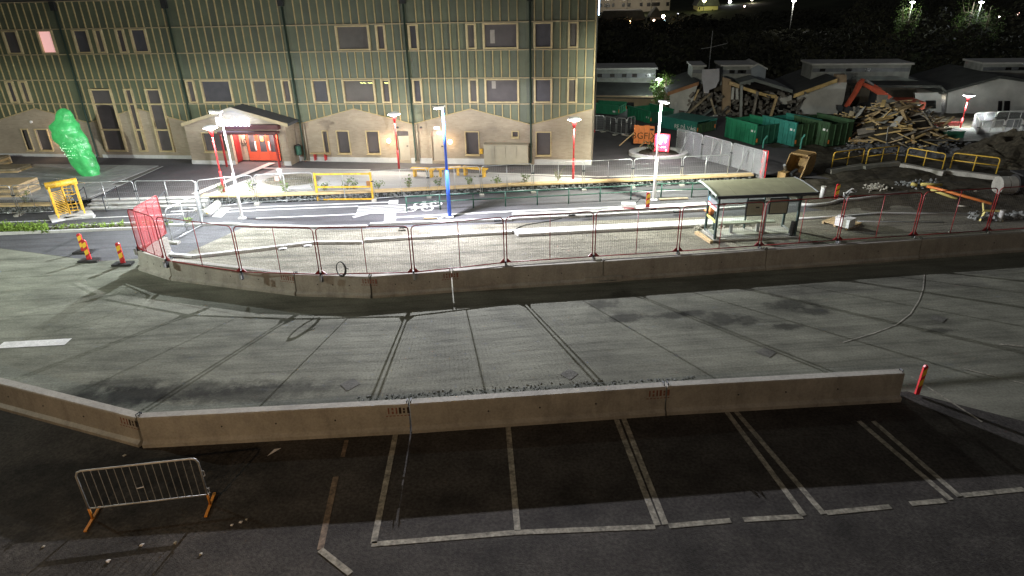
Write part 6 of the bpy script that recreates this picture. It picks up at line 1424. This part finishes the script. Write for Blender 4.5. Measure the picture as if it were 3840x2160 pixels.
for i in range(6): MB().bb(0, L, i * .2, i * .2 + .14, .10, .13).build('deck_board', m_wood, t)
for i in range(3): MB().bb(L * i / 2.2, L * i / 2.2 + .09, 0, 1.14, 0, .098).build('bearer', m_wood, t)
c = G(8, 790, 845, .13); t = thing('white_crate', 'white box standing on the pallet', 'box', (c.x, c.y + .3, .135), yaw(p0, p1)); MB().bb(-.32, .32, -.26, .26, 0, .34).build('body', m_white, t); MB().bb(-.34, .34, -.28, .28, .342, .39).build('lid', m_white, t); MB().bb(-.3, -.15, -.15, .1, .392, .46).build('bag', m_conc2, t)
c = G(8, 2440, 545); t = thing('concrete_ring', 'concrete pipe ring with black rubber collar at the right edge', 'pipe', (c.x, c.y + .6, .05), R(5))
def ring(x0, x1, ro, ri, mt, nm):
    mb = MB(); n = 24
    for x, r in ((x0, ro), (x1, ro), (x1, ri), (x0, ri)):
        for k in range(n): a = k / n * 6.283; mb.v.append((x, r * math.cos(a), ro + r * math.sin(a)))
    for s in range(4):
        for k in range(n): mb.f.append((s * n + k, s * n + (k + 1) % n, ((s + 1) % 4) * n + (k + 1) % n, ((s + 1) % 4) * n + k))
    if nm == 'ring':
        for x in (x0 + .01, x1 - .01): mb.poly([(x, ri * math.cos(k / n * 6.283), ro + ri * math.sin(k / n * 6.283)) for k in range(n)])
    return mb.build(nm, mt, t, False)
ring(-.45, -.1, .45, .35, m_conc, 'ring'); ring(-.06, .3, .45, .35, m_conc, 'ring'); ring(.32, .9, .5, .33, m_black, 'collar'); MB().bb(.3, 1.4, -.5, .5, 1.02, 1.1).build('cover', m_black, t)
c = G(8, 2240, 770); t = thing('trestle', 'small yellow trestle beside a post of the red fence', 'trestle', c); m_ty = mat('trestle_yellow', (.72, .62, .2), .6, .1, 3)
MB().bb(-.45, .35, -.04, .04, .42, .5).build('bar', m_ty, t); MB().beam((.3, 0, .42), (.45, -.1, .0), .08, .06).build('leg', m_ty, t); MB().beam((-.4, 0, .42), (-.48, .1, .8), .07, .06).build('arm', m_ty, t); MB().beam((-.35, 0, .42), (-.5, -.1, .0), .08, .06).build('leg', m_ty, t)
c = G(8, 2330, 778); t = thing('stub_post', 'pale stub post right of the yellow trestle', 'post', c); MB().tube([(0, 0, 0), (0, 0, .5)], .1, 10).build('stub', m_conc2, t, True); MB().lathe([(.11, .5), (.11, .53)], 10).build('cap', m_conc, t)
# vest on the shelter bench, orange bag
c = G(7, 2000, 655, .3); t = MB().rock((0, 0, 0), .3, .8).build('orange_bag', m_orange); t.location = (c.x, c.y, .22); tag(t, 'orange bag lying on the inner street, seen through the shelter end', 'bag')

# ================================================================== HILL BEHIND
def hz_(x, y): return hill(x, y)
def hs_pt(s, Y): return FS(s, Y)
def box_house(s0, s1, Y, depth, label, wm, rm, wins, name='house', cat='house', roof=None, flat_=False, lit=()):
    a = FS(s0, Y); b = FS(s1, Y); t = thing(name, label, cat)
    MB().bb(a.x, b.x, Y, Y + depth, min(b.z, hill(a.x, Y)) - 1, a.z).build('wall', wm, t)
    if roof:
        MB().prism([Vector((a.x - .4, 0, a.z - .1)), Vector((b.x + .4, 0, a.z - .1)), Vector((b.x - (b.x - a.x) * roof[1], 0, a.z + roof[0])), Vector((a.x + (b.x - a.x) * roof[1], 0, a.z + roof[0]))], (0, Y - .4, 0), (0, Y + depth + .4, 0)).build('roof', rm, t)
    for fx0, fx1, fz0, fz1 in wins:
        w_ = MB().bb(a.x + (b.x - a.x) * fx0, a.x + (b.x - a.x) * fx1, Y - .1, Y - .002, b.z + (a.z - b.z) * fz0, b.z + (a.z - b.z) * fz1).build('window', m_hwin, t)
    for fx0, fx1, fz0, fz1, m_ in lit: MB().bb(a.x + (b.x - a.x) * fx0, a.x + (b.x - a.x) * fx1, Y - .12, Y - .002, b.z + (a.z - b.z) * fz0, b.z + (a.z - b.z) * fz1).build('lit_window', m_, t)
    return t
def ZH_(x, y): return (2250 + x / 4.2933, y / 4.2933)
wins = []
for r_, (z0, z1) in enumerate(((.08, .17), (.36, .50), (.60, .74), (.83, .93))):
    for x0, x1 in ((.0, .05), (.08, .16), (.19, .22), (.33, .37), (.41, .45), (.58, .62), (.68, .73), (.75, .86), (.95, .99)):
        if r_ == 0 and x0 > .05: continue
        wins.append((x0, x1, z0, z1))
box_house(ZH_(-10, -160), ZH_(1110, 250), 185, 12, 'pale apartment block with rows of dark windows on the hill', mat('apartment_wall', (.42, .38, .32), .85, .12, .4), m_hroof, wins, 'apartment_building', 'building')
m_lo = emat('lit_orange', (1, .42, .12), 1.6)
box_house(ZH_(20, 300), ZH_(700, 430), 160, 9, 'dark house with a lit orange window below the apartment block', mat('dark_house_wall', (.10, .09, .08), .85, .2, .5), m_hroof, ((.1, .2, .3, .6),), roof=(1.6, .05), lit=((.585, .665, .05, .72, m_lo),))
box_house(ZH_(815, 270), ZH_(975, 380), 158, 7, 'small pale gabled house beside a street light on the hill', mat('pale_house_wall', (.22, .20, .18), .85, .2, .5), m_hroof, (), roof=(2.0, .48))
box_house(ZH_(1580, 90), ZH_(1890, 215), 175, 9, 'yellow lit house with dark hipped roof on the hill', mat('yellow_house_wall', (.5, .46, .2), .85, .15, .5), m_hroof, ((.7, .77, .05, .5), (.05, .1, .5, .8)), roof=(4.5, .35))
dl_ = [(ZH_(1020, 265), 150, .32, (1, .7, .45), 25, 'orange street light at the gable of the pale house'), (ZH_(1033, 345), 148, .24, (.6, .9, 1), 10, 'bluish light just below the orange street light'), (ZH_(865, 390), 150, .2, (1, .7, .5), 12, 'light under a small canopy on the hill'), (ZH_(490, 350), 150, .24, (1, .6, .25), 16, 'warm lamp beside the orange window'),
       (ZH_(2075, 175), 190, .38, (.95, .98, 1), 14, 'white light against the strip of night sky'), (ZH_(2440, 50), 190, .3, (1, .85, .7), 10, 'warm light highest among the trees right of the sky gap'), (ZH_(2300, 328), 170, .2, (1, .7, .6), 6, 'small pinkish light among dark trees'), (ZH_(120, 405), 150, .16, (1, .9, .7), 4, 'faint light at the dark house wall'), (ZH_(1680, 8), 172, .4, (1, 1, .5), 12, 'yellow light at the roof of the yellow house'), (ZH_(1245, 380), 160, .14, (.9, .9, 1), 3, 'faint white light low in the wood'),
       (K(4, 2020, 175), 130, .16, (1, .9, .85), 6, 'small light in the wood at the upper right'), (K(4, 2325, 180), 130, .26, (1, .85, .75), 10, 'pair of warm lights in the wood at the upper right'), (K(4, 2520, 140), 130, .2, (1, .6, .5), 4, 'dim reddish light at the right edge of the wood')]
for s, Y, r_, col, st, lab in dl_:
    c = FS(s, Y); z0 = hill(c.x, Y); t = thing('distant_lamp', lab, 'lamp', (c.x, Y, z0), group='distant lights on the hill'); h = max(.8, c.z - z0)
    MB().tube([(0, 0, 0), (0, 0, h)], .06, 6).build('pole', m_dark, t); MB().lathe([(r_ * .3, -r_), (r_, -r_ * .2), (r_, r_ * .3), (r_ * .4, r_)], 10, (0, 0, h)).build('globe', emat('dist_' + lab[:20], col, st), t, True)
    if r_ > .28: plight(t, (0, -1.2, h - .2), 260, col, .3)
for (k, x, y), x1, y1, Y, lab, pw, col in (((4, 260, 12), 245, 105, 108, 'tall white street lamp at the top edge over the dark wood', 80, (1, .98, .9)), ((4, 1455, 25), 1435, 140, 100, 'tall street lamp lighting yellow green leaves in the wood', 120, (.9, 1, .8)), ((4, 2148, 25), 2115, 140, 100, 'tall white street lamp at the upper right over parked roofs', 150, (.9, .97, 1)), ((3, 1480, 805), 1475, 870, 60.2, 'white lamp on a short post beside the low house', 260, (.9, 1, .95)), ((4, 1880, 790), 1850, 960, 66, 'white mushroom lamp between the two demolished houses', 420, (.95, .97, 1))):
    c = F(k, x, y, Y); z0 = hill(c.x, Y); t = thing('street_lamp', lab, 'street lamp', (c.x, Y, z0)); h = c.z - z0; q = F(k, x1, y1, Y)
    MB().tube([(0, 0, 0), (0, 0, h)], .06, 8).build('pole', m_galvo, t, True); MB().lathe([(.1, -.1), (.3, .0), (.3, .06), (.15, .14)], 14, (0, 0, h)).build('lantern', emat('far_' + lab[-16:], col, 14), t, True)
    plight(t, (0, -.1, h - .3), pw * (1.6 if Y < 70 else 1), col, .3)
# the dark wood
def foliage_mass(n, fn, smin, smax):
    mb = MB()
    for i in range(n):
        c = fn(); s = random.uniform(smin, smax); u = Vector((random.gauss(0, 1), random.gauss(0, 1), random.gauss(0, .7))).normalized(); v = u.orthogonal().normalized()
        mb.add([c - u * s, c + v * s * .6, c + u * s, c - v * s * .6], [(0, 1, 2, 3)])
    return mb
crowns = []
for i in range(520):
    Y = random.uniform(76, 150); x = random.uniform(-8, 120); s = (FPX * x / Y)
    r_ = random.uniform(1.6, 3.4); h = random.uniform(3.0, 6.5) * (.85 if Y < 90 else 1)
    z = hill(x, Y); 
    lim = 10 - (.055 if x < 20 else .02) * Y + (0 if x < 20 else 3)      # keep the far houses on the left in sight
    if x / Y < .33 and z + h > 10 - .062 * Y: h = max(1.5, 10 - .062 * Y - z)
    crowns.append((x, Y, z, r_, h))
def wfn():
    x, Y, z, r_, h = random.choice(crowns); a = random.random() * 6.283; b = random.random() ** .5; f = random.random()
    rr = r_ * b * math.sin(math.pi * min(.98, .12 + f * .86)) 
    return Vector((x + rr * math.cos(a), Y + rr * math.sin(a), z + .4 + f * h))
tag(foliage_mass(60000, wfn, .16, .42).build('wood', leafmat('wood_leaf', (.04, .04, .02))), 'dark dense wood covering the slope behind the demolished houses', 'wood', kind='stuff')
def tree(loc, h, r_, label, nl=1600, mt=None):
    t = thing('tree', label, 'tree', loc); MB().tube([(0, 0, 0), (.05, 0, h * .4), (0, .05, h * .85)], [.16, .12, .04], 7).build('trunk', m_woodw, t)
    br = MB(); lf = MB(); tips = []
    for i in range(12):
        a = random.random() * 6.283; z = h * random.uniform(.3, .8); e_ = Vector((math.cos(a) * r_ * random.uniform(.5, .95), math.sin(a) * r_ * random.uniform(.5, .95), z + h * random.uniform(.05, .22))); br.tube([(0, 0, z * .9), e_ * .6 + Vector((0, 0, .2 * z)), e_], [.06, .04, .015], 5); tips.append(e_)
    br.build('limb', m_woodw, t)
    for i in range(nl):
        e_ = random.choice(tips) * random.uniform(.5, 1.08); c = e_ + Vector((random.gauss(0, r_ * .2), random.gauss(0, r_ * .2), random.gauss(0, r_ * .2))); s = random.uniform(.05, .13); u = Vector((random.gauss(0, 1), random.gauss(0, 1), random.gauss(0, .7))).normalized(); v = u.orthogonal().normalized(); lf.add([c - u * s, c + v * s * .6, c + u * s, c - v * s * .6], [(0, 1, 2, 3)])
    lf.build('crown', mt or m_leaf, t); return t
c = F(3, 1520, 830, 59); tree((c.x + .3, 59.5, 0), F(3, 1520, 720, 59).z, 1.3, 'small tree with lit leaves beside the lamp at the low house')
for k, x, y, Y, lab in ((4, 1440, 130, 99, 'tree lit yellow green under a tall street lamp in the wood'), (4, 2230, 140, 99, 'pale lit tree crown beside the upper right street lamp'), (4, 2060, 90, 101, 'dim grey green tree left of the upper right street lamp')):
    c = F(k, x, y, Y); z0 = hill(c.x, Y); tree((c.x, Y, z0), max(3, c.z + 2 - z0), 2.0, lab, 1500)
c = F(3, 1985, 640, 75); t = thing('flag_mast', 'thin white mast standing in front of the dark wood', 'mast', (c.x, 75, 0)); zt = F(3, 1985, 310, 75).z
MB().tube([(0, 0, 0), (0, 0, zt)], [.06, .035], 8).build('pole', m_galvo, t, True); zz = F(3, 1980, 475, 75).z; MB().tube([(-1.0, 0, zz - .15), (0, 0, zz), (1.6, 0, zz + .35)], .03, 6).build('yard', m_galvo, t)
# light strip on the building side
a = F(3, 826, 160, YF + 1); t = thing('light_strip', 'vertical bluish light strip on the side of the building', 'light', (XR + .12, YF + 2.0, a.z)); MB().bb(0, .06, -.02, .02, 0, 3.2).build('tube', emat('strip_blue', (.55, .75, 1), 6), t); MB().bb(-.06, -.002, -.03, .03, 0, 3.2).build('holder', m_dark, t)
# fill lamps added to brighten the front of the apartment block
for i, x in enumerate((2275, 2350, 2440)):
    c = FS((x, 62), 172); z0 = hill(c.x, 172); t = thing('distant_lamp', ['small street lamp below the left part of the apartment block', 'small street lamp below the middle of the apartment block', 'small street lamp below the right part of the apartment block'][i], 'lamp', (c.x, 172, z0), group='distant lights on the hill')
    MB().tube([(0, 0, 0), (0, 0, 4)], .06, 6).build('pole', m_dark, t); MB().lathe([(.05, -.1), (.15, 0), (.05, .1)], 8, (0, 0, 4)).build('globe', emat('apt_fill_lamp%d' % i, (1, .85, .65), 2), t, True)
    plight(t, (0, .5, 3.8), 420, (1, .88, .7), .3)
